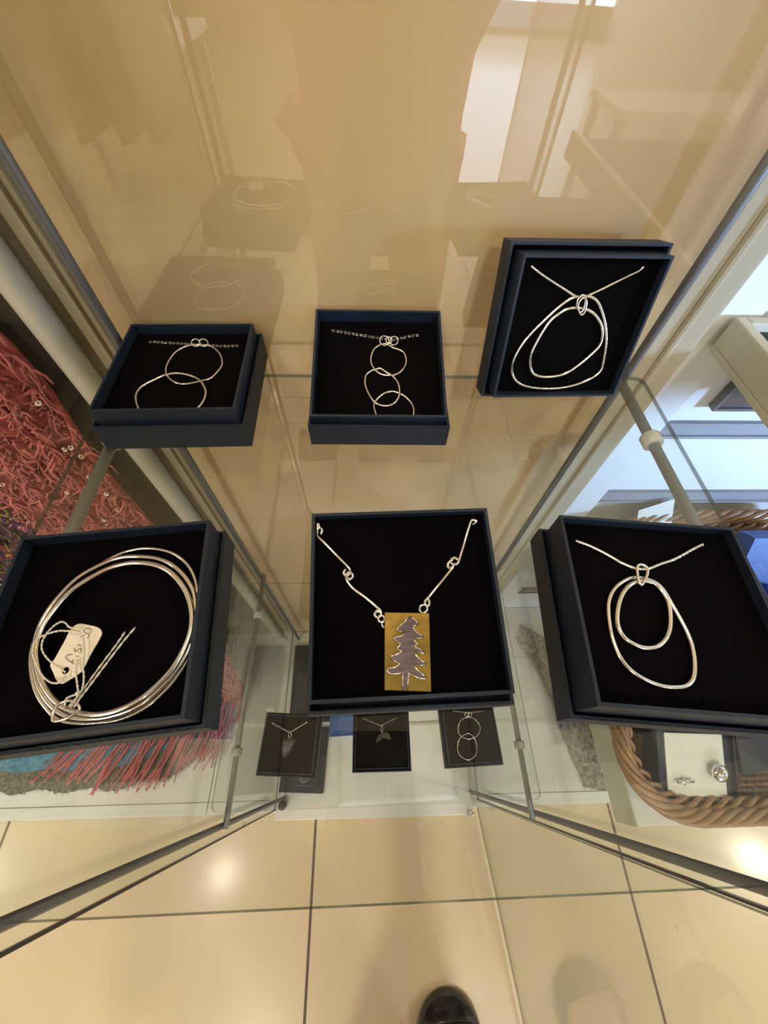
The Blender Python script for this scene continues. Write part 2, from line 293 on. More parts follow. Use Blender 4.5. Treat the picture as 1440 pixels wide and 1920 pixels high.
# traced outlines of the jewellery, millimetres in each box
TR = {
 'UL': {
  'chain': [(-30.9,31.8),(-24.9,31.5),(-16.8,30.3),(-8.8,29.8),(-0.7,28.7),(7.4,27.9),(15.4,27.0),(24.5,25.9),(30.4,26.2),(36.9,26.2)],
  'ring1': [(-0.5,27.9),(-5.7,24.7),(-9.3,19.1),(-11.2,10.7),(-11.5,3.2),(-10.2,-2.6),(-7.4,-7.6),(-2.2,-12.6),(3.7,-14.7),(9.9,-13.8),(15.0,-11.8),(21.0,-9.3),(24.5,-2.9),(26.6,4.5),(25.3,12.0),(22.2,19.0),(16.7,25.4),(12.3,27.9),(6.2,28.7)],
  'ring2': [(-17.4,-40.1),(-21.5,-32.9),(-23.7,-25.8),(-23.5,-20.5),(-21.2,-15.8),(-16.1,-11.1),(-10.1,-6.2),(-3.2,-4.1),(4.5,-5.6),(11.7,-9.2),(16.9,-14.8),(20.6,-22.4),(21.4,-29.0),(20.1,-36.0),(15.8,-42.9),(9.8,-47.0),(1.8,-48.7),(-6.9,-48.0),(-12.7,-45.1)],
  'jump': [(4.3,28.4),(9.8,28.3)],
 },
 'UM': {
  'chain': [(-34.6,33.1),(-27.6,31.9),(-18.3,30.1),(-9.9,28.5),(-1.6,26.9),(4.0,25.9),(9.6,25.4),(14.2,25.7),(19.8,27.6),(26.4,29.4),(33.0,29.7)],
  'ring1': [(2.1,21.2),(-2.5,17.8),(-5.0,11.5),(-5.2,4.9),(-2.9,-0.5),(1.1,-4.3),(5.6,-5.8),(11.8,-5.2),(16.4,-1.9),(19.4,3.0),(20.1,8.6),(18.6,14.1),(14.9,16.9),(10.8,18.5),(6.3,21.7)],
  'ring2': [(-1.6,-1.1),(-6.1,-3.3),(-8.9,-7.1),(-9.4,-13.5),(-7.7,-19.7),(-4.7,-25.9),(-1.6,-29.4),(2.7,-31.4),(7.1,-31.3),(11.4,-28.7),(14.2,-23.6),(14.7,-17.4),(13.5,-12.1),(10.0,-6.8),(5.6,-3.7),(1.6,-0.5)],
  'ring3': [(-0.3,-40.4),(-2.5,-34.9),(-3.1,-29.9),(-0.7,-25.3),(3.7,-21.1),(9.0,-19.3),(14.2,-20.5),(19.4,-24.1),(23.2,-29.6),(24.3,-34.7),(22.9,-40.2),(18.0,-44.6),(12.0,-46.6),(5.2,-45.7)],
  'jump': [(4.4,23.0),(7.7,23.6),(11.4,23.1)],
 },
 'UR': {
  'cord': [(-37.8,37.1),(-31.7,33.6),(-22.9,29.3),(-13.9,25.2),(-5.8,21.5),(-0.6,20.6),(3.9,21.9),(10.5,24.9),(17.7,28.7),(25.6,32.8),(30.3,35.2),(31.8,37.1)],
  'ring1': [(-0.7,21.1),(-6.3,20.2),(-11.2,17.2),(-15.7,12.8),(-21.7,6.0),(-27.7,-1.5),(-32.6,-10.3),(-34.9,-18.4),(-34.6,-24.8),(-31.2,-31.4),(-25.0,-35.9),(-15.3,-38.5),(-3.7,-39.3),(7.4,-38.5),(17.8,-35.7),(26.4,-31.2),(30.4,-25.8),(29.4,-17.7),(26.4,-6.5),(21.9,3.2),(17.1,10.6),(11.0,17.7),(5.3,20.7)],
  'ring2': [(-0.8,14.6),(-7.2,14.1),(-12.3,11.4),(-16.9,6.9),(-20.0,0.4),(-22.2,-6.4),(-23.7,-12.4),(-23.6,-17.5),(-20.8,-24.9),(-16.9,-28.7),(-9.9,-30.2),(-1.1,-29.6),(5.9,-27.2),(13.5,-20.8),(19.5,-13.5),(22.4,-8.5),(21.8,-2.6),(18.4,4.1),(12.6,9.7),(6.2,13.2)],
  'bail': [(-3.7,19.8),(-3.0,15.9),(0.2,12.3),(2.0,14.1),(1.1,19.4),(-1.2,22.3)],
 },
 'LL': {
  'bangle1': [(41.3,10.1),(38.2,18.6),(33.0,25.8),(26.4,30.9),(18.3,34.0),(10.5,34.9),(2.5,33.5),(-4.9,29.5),(-12.4,24.2),(-18.5,17.7),(-22.5,10.4),(-24.8,3.3),(-25.3,-4.5),(-24.4,-12.9),(-21.3,-21.0),(-17.0,-28.4),(-10.9,-35.0),(-5.0,-39.5),(2.2,-41.6),(11.0,-42.7),(18.8,-42.1),(26.4,-39.5),(32.4,-35.0),(37.2,-29.5),(41.2,-22.1),(42.5,-12.5),(43.0,-1.3)],
  'bangle2': [(41.4,5.3),(36.6,14.7),(28.9,22.9),(20.7,27.6),(10.3,29.9),(1.3,29.8),(-6.8,26.4),(-14.2,21.3),(-19.7,13.1),(-22.9,5.2),(-23.9,-3.4),(-22.1,-13.3),(-18.2,-22.3),(-13.2,-29.6),(-6.8,-35.6),(0.2,-39.3),(8.5,-40.9),(16.3,-40.6),(25.2,-38.2),(31.8,-33.1),(37.2,-26.9),(41.8,-18.7),(42.8,-7.3)],
  'bangle3': [(41.1,-0.2),(37.2,8.7),(30.3,17.5),(22.1,23.0),(11.9,25.5),(2.4,24.7),(-6.1,20.6),(-13.8,14.5),(-18.8,5.8),(-21.4,-2.6),(-20.6,-11.7),(-16.7,-20.6),(-11.4,-28.0),(-5.0,-34.0),(2.6,-37.8),(10.3,-39.7),(17.5,-39.3),(25.6,-36.5),(32.2,-31.3),(37.5,-25.0),(41.3,-16.0),(42.5,-8.5)],
  'tag': [(-3.8,-3.3),(0.7,-4.3),(4.8,-5.8),(6.9,-8.1),(6.9,-11.1),(5.1,-18.4),(3.8,-22.7),(2.0,-24.6),(-0.7,-26.1),(-3.5,-27.3),(-5.9,-25.4),(-7.4,-22.9),(-9.4,-19.5),(-8.3,-17.2),(-7.3,-11.1),(-6.5,-5.6)],
  'hole': [(-2.9,-22.5)],
  'str1': [(-1.1,-7.4),(-4.0,-5.8),(-5.9,-4.9),(-8.1,-2.9),(-10.4,-2.0),(-12.5,-3.3),(-14.0,-6.4),(-14.5,-10.2),(-13.6,-13.6),(-11.3,-16.7),(-8.1,-19.5),(-4.8,-21.5),(-1.9,-23.4)],
  'str2': [(1.6,-11.6),(0.5,-8.9),(-1.9,-7.6),(-6.2,-6.6),(-10.1,-6.0),(-13.9,-6.8),(-16.5,-8.6),(-17.2,-11.9),(-16.1,-15.7),(-13.8,-19.6),(-11.2,-23.1),(-8.1,-25.7),(-5.0,-27.2),(-2.0,-27.1),(-1.7,-24.2)],
  'str3': [(1.2,-19.0),(2.3,-23.9),(3.6,-27.1),(4.7,-30.7),(5.3,-32.3),(4.5,-34.0),(3.2,-36.4)],
  'str4': [(1.8,-11.7),(3.4,-16.1),(4.5,-21.5),(5.7,-25.9),(6.0,-29.0),(5.8,-32.0),(3.6,-32.8),(1.9,-33.7),(1.8,-35.9)],
  'tail1': [(2.2,-36.5),(3.7,-33.8),(5.7,-29.9),(9.5,-21.8),(13.6,-13.6),(15.9,-8.9)],
  'tail2': [(3.7,-36.7),(5.3,-33.8),(8.2,-28.8),(11.7,-21.7),(16.2,-13.2),(20.1,-7.5)],
  'ring': [(-2.7,-40.2),(-3.4,-37.6),(-2.7,-35.2),(-0.0,-34.0),(3.1,-34.4),(5.8,-36.6),(5.6,-38.2),(2.5,-40.1),(-1.0,-40.7)],
  'ink0': [(-0.4,-6.1),(0.8,-5.7),(2.2,-6.2),(2.8,-7.1),(2.5,-8.0),(1.4,-8.1),(-0.1,-7.3),(-0.6,-6.6),(-0.4,-6.1)],
  'ink1': [(-1.4,-7.6),(-1.2,-8.5),(-0.4,-9.6),(0.6,-8.1),(1.7,-8.4),(2.2,-9.4),(1.8,-10.0)],
  'ink2': [(-1.2,-12.6),(0.4,-13.2)],
  'ink3': [(-1.7,-13.8),(-1.5,-14.8),(-0.9,-15.5),(0.1,-14.5),(0.8,-14.3),(1.2,-15.1),(1.2,-15.9),(0.7,-16.1)],
  'ink4': [(-1.7,-16.6),(-2.8,-16.4),(-4.0,-16.6),(-3.9,-17.6),(-2.5,-18.9),(-1.3,-19.6),(-0.2,-20.4)],
  'ink5': [(-0.9,-18.7),(-1.0,-19.8)],
  'ink6': [(-0.2,-17.4),(0.9,-17.6)],
  'ink7': [(0.7,-19.3),(1.0,-19.4)],
 },
 'LM': {
  'wire1': [(-40.9,33.6),(-40.3,35.6),(-41.5,37.0),(-43.0,36.2),(-43.5,34.1),(-42.6,32.4),(-39.6,29.4),(-33.3,22.6),(-27.9,16.9),(-26.3,14.4),(-26.8,12.5),(-28.4,12.2),(-29.5,13.4),(-28.7,14.9)],
  'wire2': [(-28.7,14.9),(-29.5,13.4),(-28.8,11.8),(-26.9,10.2),(-25.1,11.3),(-25.7,12.9),(-27.2,13.2),(-28.1,11.9),(-28.2,9.9),(-25.1,5.6),(-19.1,0.8),(-14.1,-3.8),(-12.3,-5.7),(-12.1,-7.9),(-13.9,-8.7),(-15.1,-7.4),(-14.1,-5.8),(-12.7,-6.2)],
  'hoopA': [(-44.3,37.0),(-43.5,39.0),(-42.1,39.1),(-41.7,37.2),(-43.0,36.2)],
  'hoopB': [(-13.3,-8.6),(-12.0,-7.9),(-10.5,-8.7),(-10.8,-10.4),(-12.1,-11.0),(-13.3,-10.0)],
  'hoopC': [(-11.4,-10.8),(-11.7,-12.2),(-10.8,-13.4),(-10.0,-12.6)],
  'hook': [(39.9,37.9),(38.5,36.6),(37.4,36.2)],
  'wire3': [(40.0,38.0),(37.7,38.4),(36.3,37.1),(33.9,31.2),(31.0,23.9),(28.3,17.9),(27.3,15.9),(25.7,15.3),(24.1,16.4),(24.3,18.3),(26.1,18.8),(27.3,17.5)],
  'wire4': [(25.7,18.8),(23.9,17.2),(22.4,15.9),(22.4,14.1),(23.9,13.8),(25.0,15.2),(24.3,13.6),(21.2,10.2),(16.0,4.7),(11.4,-0.1),(9.2,-2.2),(9.5,-4.2),(11.1,-4.0),(11.4,-1.9),(10.3,-1.0),(9.2,-2.2)],
  'hoopD': [(8.4,-3.9),(6.9,-4.3),(6.4,-6.1),(7.4,-7.5),(9.0,-7.3),(10.1,-5.9),(9.7,-4.4)],
  'plaque': [(-10.3,-6.6),(10.8,-7.8),(8.7,-41.7),(-11.9,-40.1)],
  'tree': [(1.4,-8.8),(3.2,-10.3),(5.0,-12.5),(4.4,-13.5),(2.7,-13.1),(2.9,-15.2),(4.8,-17.1),(7.2,-18.3),(6.8,-19.2),(4.3,-18.9),(2.0,-18.8),(2.6,-19.9),(4.0,-21.4),(2.4,-22.2),(4.3,-23.4),(7.2,-25.1),(6.3,-25.6),(2.5,-24.4),(3.0,-26.3),(5.0,-28.4),(7.5,-30.1),(6.9,-30.9),(1.9,-30.0),(2.3,-31.5),(4.9,-33.9),(6.9,-35.6),(6.2,-36.3),(3.4,-35.8),(-0.9,-33.5),(-1.8,-40.4),(-4.2,-40.1),(-3.3,-33.4),(-5.5,-33.6),(-9.0,-33.5),(-10.4,-32.2),(-9.6,-31.1),(-6.7,-30.8),(-4.6,-29.6),(-6.6,-28.5),(-8.8,-26.8),(-7.9,-25.9),(-5.0,-25.3),(-3.2,-24.2),(-5.5,-23.2),(-3.7,-21.0),(-5.1,-20.3),(-6.9,-18.2),(-4.6,-17.8),(-2.5,-17.5),(-1.4,-16.0),(-3.7,-15.6),(-5.0,-14.6),(-3.6,-13.1),(-1.2,-11.5),(0.3,-9.4)],
 },
 'LR': {
  'cord': [(-37.7,32.6),(-31.5,30.4),(-25.6,27.4),(-19.1,23.3),(-17.5,22.1),(-10.9,19.4),(-4.5,19.6),(2.8,22.7),(11.3,26.3),(22.8,32.9),(28.6,36.0)],
  'ring1': [(-9.5,14.3),(-15.2,13.4),(-21.5,9.6),(-26.3,4.1),(-29.1,-2.5),(-30.5,-12.1),(-30.4,-18.6),(-29.0,-24.9),(-25.5,-30.0),(-20.1,-33.3),(-14.4,-35.0),(-9.0,-35.2),(-4.1,-34.3),(0.1,-31.1),(2.8,-25.6),(4.4,-18.4),(4.5,-11.9),(3.2,-4.4),(1.7,1.7),(0.2,8.0),(-2.9,12.4)],
  'ring2': [(-8.9,12.1),(-14.6,10.7),(-19.6,6.6),(-23.8,0.3),(-26.6,-6.9),(-27.2,-12.1),(-25.7,-16.1),(-22.3,-18.6),(-17.7,-19.9),(-12.6,-19.1),(-7.5,-15.5),(-3.8,-10.3),(-1.4,-3.3),(-0.6,3.0),(-2.0,8.4),(-4.6,11.5)],
  'bail': [(-10.5,19.8),(-12.0,15.8),(-12.6,10.9),(-11.7,9.6),(-10.2,11.1),(-7.3,15.2),(-6.4,18.2),(-7.7,20.2)],
 },
 'SA': {
  'chain': [(-25.8,22.7),(-13.8,17.8),(-0.8,13.4),(10.4,19.4),(20.6,25.7)],
  'bail': [(-0.8,13.0),(-2.1,9.8),(0.3,6.7),(2.2,9.9)],
  'leaf': [(-8.8,3.2),(-4.4,6.1),(0.2,7.1),(6.4,6.3),(8.2,2.4),(5.8,-4.5),(2.2,-11.7),(-2.5,-15.9),(-5.9,-13.0),(-8.8,-6.0)],
 },
 'SB': {
  'chain': [(-24.6,24.8),(-10.9,19.5),(0.1,16.2),(11.4,20.8),(22.8,25.4)],
  'bail': [(0.6,16.2),(-0.9,12.3),(0.5,7.6),(2.3,12.3)],
  'fluke1': [(1.7,7.6),(-3.2,6.0),(-6.2,1.8),(-7.5,-4.4),(-1.9,-1.6),(2.3,1.6)],
  'fluke2': [(1.7,7.6),(5.6,8.3),(9.7,6.5),(12.7,-0.1),(6.4,-0.1),(2.3,2.0)],
 },
 'SC': {
  'chain': [(-21.0,29.1),(-9.8,27.1),(-1.2,25.3),(10.4,26.0),(22.1,26.7)],
  'jump': [(-2.8,23.6),(1.0,23.4)],
  'ring1': [(-2.1,20.2),(-11.4,17.4),(-16.6,8.9),(-16.5,1.4),(-10.0,-3.9),(-1.5,-4.8),(7.9,-1.1),(12.8,7.3),(10.7,13.9),(4.1,19.4)],
  'ring2': [(-6.6,1.2),(-16.0,-2.9),(-21.3,-13.1),(-20.2,-21.4),(-13.8,-26.8),(-6.7,-27.6),(1.4,-22.6),(4.3,-13.5),(2.4,-4.0),(-2.9,1.0)],
 },
}

# ------------------------------------------------------------------ the setting
WY = 0.345
b = BM(); box(b, -3.2, 3.6, -9.2, WY + 0.1, -0.05, 0.0); struct('floor', b, 'floor')
b = BM(); box(b, -3.2, 3.6, -9.2, WY + 0.1, CEIL, CEIL + 0.05); struct('ceiling', b, 'ceiling')
b = BM(); box(b, -3.2, 3.6, WY, WY + 0.08, 0, CEIL); struct('wall_back', b, 'wallwhite')
b = BM(); box(b, -3.25, -3.2, -9.2, WY, 0, CEIL); struct('wall_left', b, 'wall')
b = BM()
box(b, 3.6, 3.65, -9.2, -2.2, 0, CEIL); box(b, 3.6, 3.65, -0.6, WY, 0, CEIL); box(b, 3.6, 3.65, -2.2, -0.6, 0, 1.0); box(b, 3.6, 3.65, -2.2, -0.6, 2.5, CEIL)
struct('wall_right', b, 'wall')
b = BM()
box(b, -3.2, 0.9, -9.25, -9.2, 0, CEIL); box(b, 3.4, 3.6, -9.25, -9.2, 0, CEIL); box(b, 0.9, 3.4, -9.25, -9.2, 2.4, CEIL)
struct('wall_front', b, 'wall')
def window(n, x0, x1, y0, y1, z0, z1, bars, ax):
    b = BM(); t = 0.05
    if ax == 'y':
        box(b, x0, x1, y0, y1, z0, z0 + t); box(b, x0, x1, y0, y1, z1 - t, z1)
        for i in range(bars + 1):
            x = x0 + (x1 - x0 - t) * i / bars; box(b, x, x + t, y0, y1, z0 + t, z1 - t)
    else:
        box(b, x0, x1, y0, y1, z0, z0 + t); box(b, x0, x1, y0, y1, z1 - t, z1)
        for i in range(bars + 1):
            y = y0 + (y1 - y0 - t) * i / bars; box(b, x0, x1, y, y + t, z0 + t, z1 - t)
    o = struct('window_%d' % n, b, 'white')
    b = BM()
    if ax == 'y': pane(b, x0 + t, x1 - t, (y0 + y1) / 2 - .003, (y0 + y1) / 2 + .003, z0 + t, z1 - t, 'y')
    else: pane(b, (x0 + x1) / 2 - .003, (x0 + x1) / 2 + .003, y0 + t, y1 - t, z0 + t, z1 - t, 'x')
    obj('window_pane', b, ('glass', 'gedge'), o)
window(1, 0.9, 3.4, -9.25, -9.19, 0.0, 2.4, 3, 'y')
window(2, 3.59, 3.65, -2.2, -0.6, 1.0, 2.5, 2, 'x')

# left bay behind the scarves, the white upright next to the cabinet and the cream boards either side of it
b = BM(); box(b, -3.2, -0.262, 0.318, WY, 0.05, CEIL); struct('trim_1', b, 'creamdark')
b = BM()
tube(b, [(-0.2395, 0.276, 0.06), (-0.2395, 0.276, CEIL)], 0.0105, sides=20); struct('trim_2', b, 'white', smooth=True)
b = BM(); box(b, -0.262, -0.209, 0.292, WY, 0.05, CEIL, bev=0.003); box(b, -0.226, -0.217, 0.288, 0.2945, 0.05, CEIL); struct('trim_3', b, 'cream')
b = BM(); box(b, 0.2335, 0.276, 0.2885, WY, 0.05, CEIL, bev=0.004); tube(b, [(0.253, 0.2885, 0.05), (0.253, 0.2885, CEIL)], 0.004, sides=10); struct('trim_4', b, 'cream')
b = BM(); box(b, 0.276, 0.3595, 0.335, WY, 0.05, CEIL, bev=0.002); struct('trim_5', b, 'wallwhite')
for i, z in enumerate((Z(-0.2), Z(0.06), Z(0.347), Z(0.494), Z(0.90))):
    b = BM(); hh = 0.011 if i != 4 else 0.008
    box(b, 0.3605, 3.5, WY - 0.006, WY, z - hh, z + hh); box(b, 0.3605, 3.5, WY - 0.009, WY - 0.004, z - hh * 1.15, z - hh * 0.75)
    struct('trim_%d' % (6 + i), b, 'groove')

# low white plinths that run behind and under the cabinet
TOP = Z(1.04)
def plinth(x0, x1, label, lip=True):
    t = thing('display_plinth', label, 'plinth', (0, 0, 0))
    b = BM(); box(b, x0, x1, -0.070, WY - 0.001, 0.0, TOP - 0.0005, bev=0.001); obj('plinth_top', b, 'white', t)
    b = BM(); box(b, x0, x1, -0.092, -0.0706, 0.006, TOP + 0.0015, bev=0.0015); obj('front_rail', b, 'white', t)
plinth(-1.9, -0.3485, 'low white display plinth under the scarves left of the cabinet')
plinth(-0.3465, 0.522, 'low white display plinth the glass cabinet stands on')

# ------------------------------------------------------------------ the glass display cabinet
XL, XR = -0.2045, 0.2295
cab = thing('display_cabinet', 'clear glass display cabinet with grey metal rods and gloss beige back board', 'display cabinet')
CT = 1.72
b = BM(); box(b, XL, XR, 0.2835, 0.289, TOP, CT, bev=0.0005); obj('back_board', b, 'panel', cab)
for s, x in ((-1, XL), (1, XR)):
    b = BM(); pane(b, x - .0015, x + .0015, -0.0855 if s < 0 else -0.0780, 0.283, TOP + .002, CT, 'x'); obj('side_pane', b, ('glass', 'gedge'), cab)
b = BM(); box(b, -0.2015, 0.2125, -0.104, 0.283, TOP + 0.0015, Z(1.03), bev=0.0012); obj('base_board', b, 'white', cab)
b = BM(); box(b, XL - .004, XR + .004, -0.09, 0.286, CT, CT + 0.03, bev=0.002); lathe(b, [(0.03, CT - .004), (0.032, CT)], off=(0.01, 0.17, 0)); obj('top_board', b, 'white', cab)
for x, y in ((-0.187, 0.266), (0.2135, 0.266), (-0.187, -0.0665), (0.2125, -0.0640)):
    b = BM(); tube(b, [(x, y, Z(1.03)), (x, y, CT)], 0.0034, sides=16); obj('corner_rod', b, 'rod', cab, smooth=True)
for x, y in ((XL, -.0875), (XR, -.0798)):
    b = BM(); box(b, x - .0015, x + .0015, y, y + .0017, TOP + .002, CT); obj('edge_seal', b, 'rubber', cab)
SH1, SH2 = Z(0.2066), Z(0.6135)
def roundrect(x0, x1, y0, y1, r, n=5):
    P = []
    for cx, cy, a0 in ((x1 - r, y1 - r, 0), (x0 + r, y1 - r, 90), (x0 + r, y0 + r, 180), (x1 - r, y0 + r, 270)):
        for k in range(n + 1):
            a = math.radians(a0 + 90 * k / n); P.append((cx + r * math.cos(a), cy + r * math.sin(a)))
    return P
for zz, x0, x1, y0, y1, rx in ((SH1, -0.2005, 0.2255, -0.0490, 0.262, (-0.184, 0.2115)), (SH2, -0.2005, 0.2175, -0.052, 0.250, (-0.181, 0.2035))):
    b = BM(); P = [(px, py + (0.0030 * (px - x0) / (x1 - x0) if py < 0 else 0)) for px, py in roundrect(x0, x1, y0, y1, 0.008)]; prism(b, P, zz - 0.0032, zz, 1)
    b.faces.ensure_lookup_table(); b.faces[0].material_index = 0; b.faces[1].material_index = 0
    sh = obj('glass_shelf', b, ('glass', 'gedge'), cab)
    for x in rx:
        b = BM(); tube(b, [(x, 0.268, zz - 0.0070), (x, -0.069, zz - 0.0070)], 0.0037, sides=14); rl = obj('shelf_rail', b, 'rodlight', cab, smooth=True)
        for y in (0.198, 0.012):
            b = BM(); lathe(b, [(0.0035, -0.005), (0.0062, -0.005), (0.0070, -0.004), (0.0070, 0.004), (0.0062, 0.005), (0.0035, 0.005)], 20, 'y', (x, y, zz - 0.0070))
            obj('rail_clip', b, 'clip', rl, smooth=True, label='clear plastic clip gripping the shelf rail')
# open door, hinged at the right front corner
DX, DY = 0.12, -0.99277
def doorbox(bm, s0, s1, t0, t1, z0, z1):
    F = box(bm, s0, s1, t0, t1, z0, z1)
    for i, f in enumerate(F): f.material_index = 0 if i in (2, 3) else 1
b = BM(); doorbox(b, 0.0, 0.39, -0.0018, 0.0018, Z(1.06), CT - 0.01)
dr = obj('door_pane', b, ('glass', 'gedge'), cab, loc=(0.2285, -0.0812, 0), rot=(0, 0, math.atan2(DY, DX)), label='open glass door swung towards the viewer')
b = BM(); lathe(b, [(0.0025, 0), (0.0042, 0.002), (0.0042, 0.030), (0.0030, 0.033), (0.0030, 0.042)], 20, off=(0.2075, -0.1005, Z(1.045)))
tube(b, [(0.2035, -0.105, Z(1.040)), (0.2035, -0.105, Z(1.02))], 0.0018, sides=10)
obj('hinge_pin', b, 'chrome', cab, smooth=True, label='chrome hinge pin at the foot of the door')
b = BM(); lathe(b, [(0.006, 0), (0.008, 0.003), (0.008, 0.016), (0.006, 0.020)], 18, off=(-0.187, -0.078, Z(1.0298))); obj('corner_foot', b, 'rubber', cab, smooth=True)

# ------------------------------------------------------------------ jewellery boxes
def rv(r):
    v = Vector(r); a = v.length
    return Matrix.Rotation(a, 4, v.normalized()) if a > 1e-9 else Matrix.Identity(4)
def pose(o, c, r):
    o.matrix_world = Matrix.Translation(Vector((c[0], c[1], c[2] + H))) @ rv(r)
def opentray(bm, w, l, z0, z1, t, rim=0.0):
    W, L = w / 2, l / 2
    box(bm, -W, W, -L, L, z0, z0 + t)
    box(bm, -W, -W + t, -L, L, z0 + t, z1); box(bm, W - t, W, -L, L, z0 + t, z1)
    box(bm, -W + t, W - t, -L, -L + t, z0 + t, z1); box(bm, -W + t, W - t, L - t, L, z0 + t, z1)
POSE = {   # rim centre relative to the lens, rotation vector, width, length, lid drop, height, lid overhang, foam depth
 'UL': ((-0.1314, 0.2325, -0.1747), (0, 0, 0.0292), .0895, .0915, .011, .0290, .0021, .007),
 'UM': ((0.0059, 0.2334, -0.172), (0.2348, -0.0042, -0.0085), .091, .0901, .0079, .0180, .0003, .0095),
 'UR': ((0.1337, 0.2315, -0.1493), (1.2911, 0.0291, 0.0235), .0904, .0869, .0121, .0265, .0031, .006),
 'LL': ((-0.1223, 0.0554, -0.1731), (0, 0, 0.1036), .09, .0908, .0161, .0312, .0010, .0065),
 'LM': ((0.0165, 0.0648, -0.1778), (0.1917, -0.0066, 0.0283), .0907, .0881, .012, .0175, .0008, .0045),
 'LR': ((0.14, 0.0569, -0.1714), (0, 0, -0.0923), .0902, .0906, .0201, .0331, .0015, .005),
 'SA': ((-0.1075, 0.019, -0.59), (0, 0, -0.06), .0700, .066, .012, .0215, .0015, .0015),
 'SB': ((0.013, 0.0215, -0.59), (0, 0, 0), .0700, .066, .012, .0215, .0015, .0015),
 'SC': ((0.1325, 0.0245, -0.59), (0, 0, 0.035), .0700, .066, .012, .0215, .0015, .0015),
}
BOXL = {
 'UL': 'open navy box at the back left of the upper shelf, holding the two-ring pendant',
 'UM': 'open navy box at the back centre of the upper shelf, holding the three-ring pendant',
 'UR': 'open navy box leaning upright against the back board on the right',
 'LL': 'open navy box with silver bangles and a white price tag inside',
 'LM': 'open navy box holding the brass plaque necklace, front centre of the upper shelf',
 'LR': 'open navy box at the front right of the upper shelf with a double loop pendant',
 'SA': 'small navy box on the lower shelf with an arrowhead shaped pendant',
 'SB': 'small navy box on the lower shelf with a whale tail pendant',
 'SC': 'small navy box on the lower shelf with two linked silver rings',
}
for k, (c, r, w, l, d1, d2, e, ins) in POSE.items():
    small = k[0] == 'S'
    t = thing('jewellery_box', BOXL[k], 'jewellery box', group='small navy boxes on the lower shelf' if small else 'navy boxes on the upper shelf')
    pose(t, c, r); th = 0.0016
    b = BM(); opentray(b, w, l, -d2, 0, th); obj('box_tray', b, 'navy', t)
    b = BM(); box(b, -w / 2 + th + 1e-4, w / 2 - th - 1e-4, -l / 2 + th + 1e-4, l / 2 - th - 1e-4, -d2 + th + 1e-4, -ins, bev=0.0008)
    obj('velvet_foam', b, 'velvet2' if small else 'velvet', t, label='black velvet foam pad')
    b = BM()
    W, L = w + 2 * (e + th), l + 2 * (e + th)
    if k in ('UM', 'LM'):
        # the lid lies flat on the shelf and the tray sits tilted in it
        hh = 0.0178 if k == 'UM' else 0.009
        opentray(b, W, L, 0, hh, th)
        o = obj('box_lid', b, 'navy', t); fy = 0.1868 if k == 'UM' else 0.0185
        mw = Matrix.Translation((c[0] + 0.0005, fy + L / 2, SH1 + 0.0002)) @ Matrix.Rotation(r[2], 4, 'Z')
        o.matrix_parent_inverse = Matrix.Identity(4); o.matrix_basis = (Matrix.Translation(Vector((c[0], c[1], c[2] + H))) @ rv(r)).inverted() @ mw
    else:
        zt = -d1; opentray(b, W, L, -d2 - 0.0018, zt, th); obj('box_lid', b, 'navy', t)

# ------------------------------------------------------------------ jewellery
def P3(k, n, lift=0.0, wob=0.0):
    c, r, w, l, d1, d2, e, ins = POSE[k]; out = []
    for i, (x, y) in enumerate(TR[k][n]):
        x = max(-w / 2 * 1000 + 2.6, min(w / 2 * 1000 - 2.6, x)); y = max(-l / 2 * 1000 + 3.0, min(l / 2 * 1000 - 2.6, y))
        out.append(Vector((x / 1000, y / 1000, -ins + lift + wob * math.sin(i * 1.7))))
    return out
def jewel(k, name, label, cat, group=None):
    t = thing(name, label, cat, group=group); pose(t, POSE[k][0], POSE[k][1]); return t
def wire(t, name, pts, r, closed=True, m='silver', label=None):
    b = BM(); tube(b, smoothpts(pts, closed, 6), r, closed, 10); return obj(name, b, m, t, smooth=True, label=label)
def ringat(c, rad, tilt=0.0, yaw=0.0, n=20, sq=1.0):
    R = Matrix.Rotation(yaw, 3, 'Z') @ Matrix.Rotation(tilt, 3, 'X')
    return [Vector(c) + R @ Vector((rad * math.cos(a), rad * sq * math.sin(a), 0)) for a in [2 * math.pi * i / n for i in range(n)]]
def chain(t, pts, pitch, rw, wd, name='chain'):
    P = smoothpts(pts, False, 14); b = BM(); acc = 0; last = P[0]; i = 0; cnt = 0
    q = P[0].copy(); idx = 1
    while idx < len(P):
        d = (P[idx] - q).length
        if acc + d >= pitch:
            nq = q + (P[idx] - q) * ((pitch - acc) / d); a = last; c = (a + nq) / 2; dr = (nq - a).normalized()
            side = Vector((0, 0, 1)).cross(dr).normalized(); up = Vector((0, 0, 1))
            s2 = side if cnt % 2 == 0 else (side * 0.25 + up * 0.6)
            ln = pitch * (0.40 if cnt % 2 == 0 else 0.34)
            tube(b, [c + dr * ln * math.cos(u) + s2 * wd * math.sin(u) + up * 0.0004 for u in [2 * math.pi * j / 10 for j in range(10)]], rw, True, 6)
            last = nq; q = nq; acc = 0; cnt += 1
        else:
            acc += d; q = P[idx].copy(); idx += 1
    return obj(name, b, 'silver', t, smooth=True)

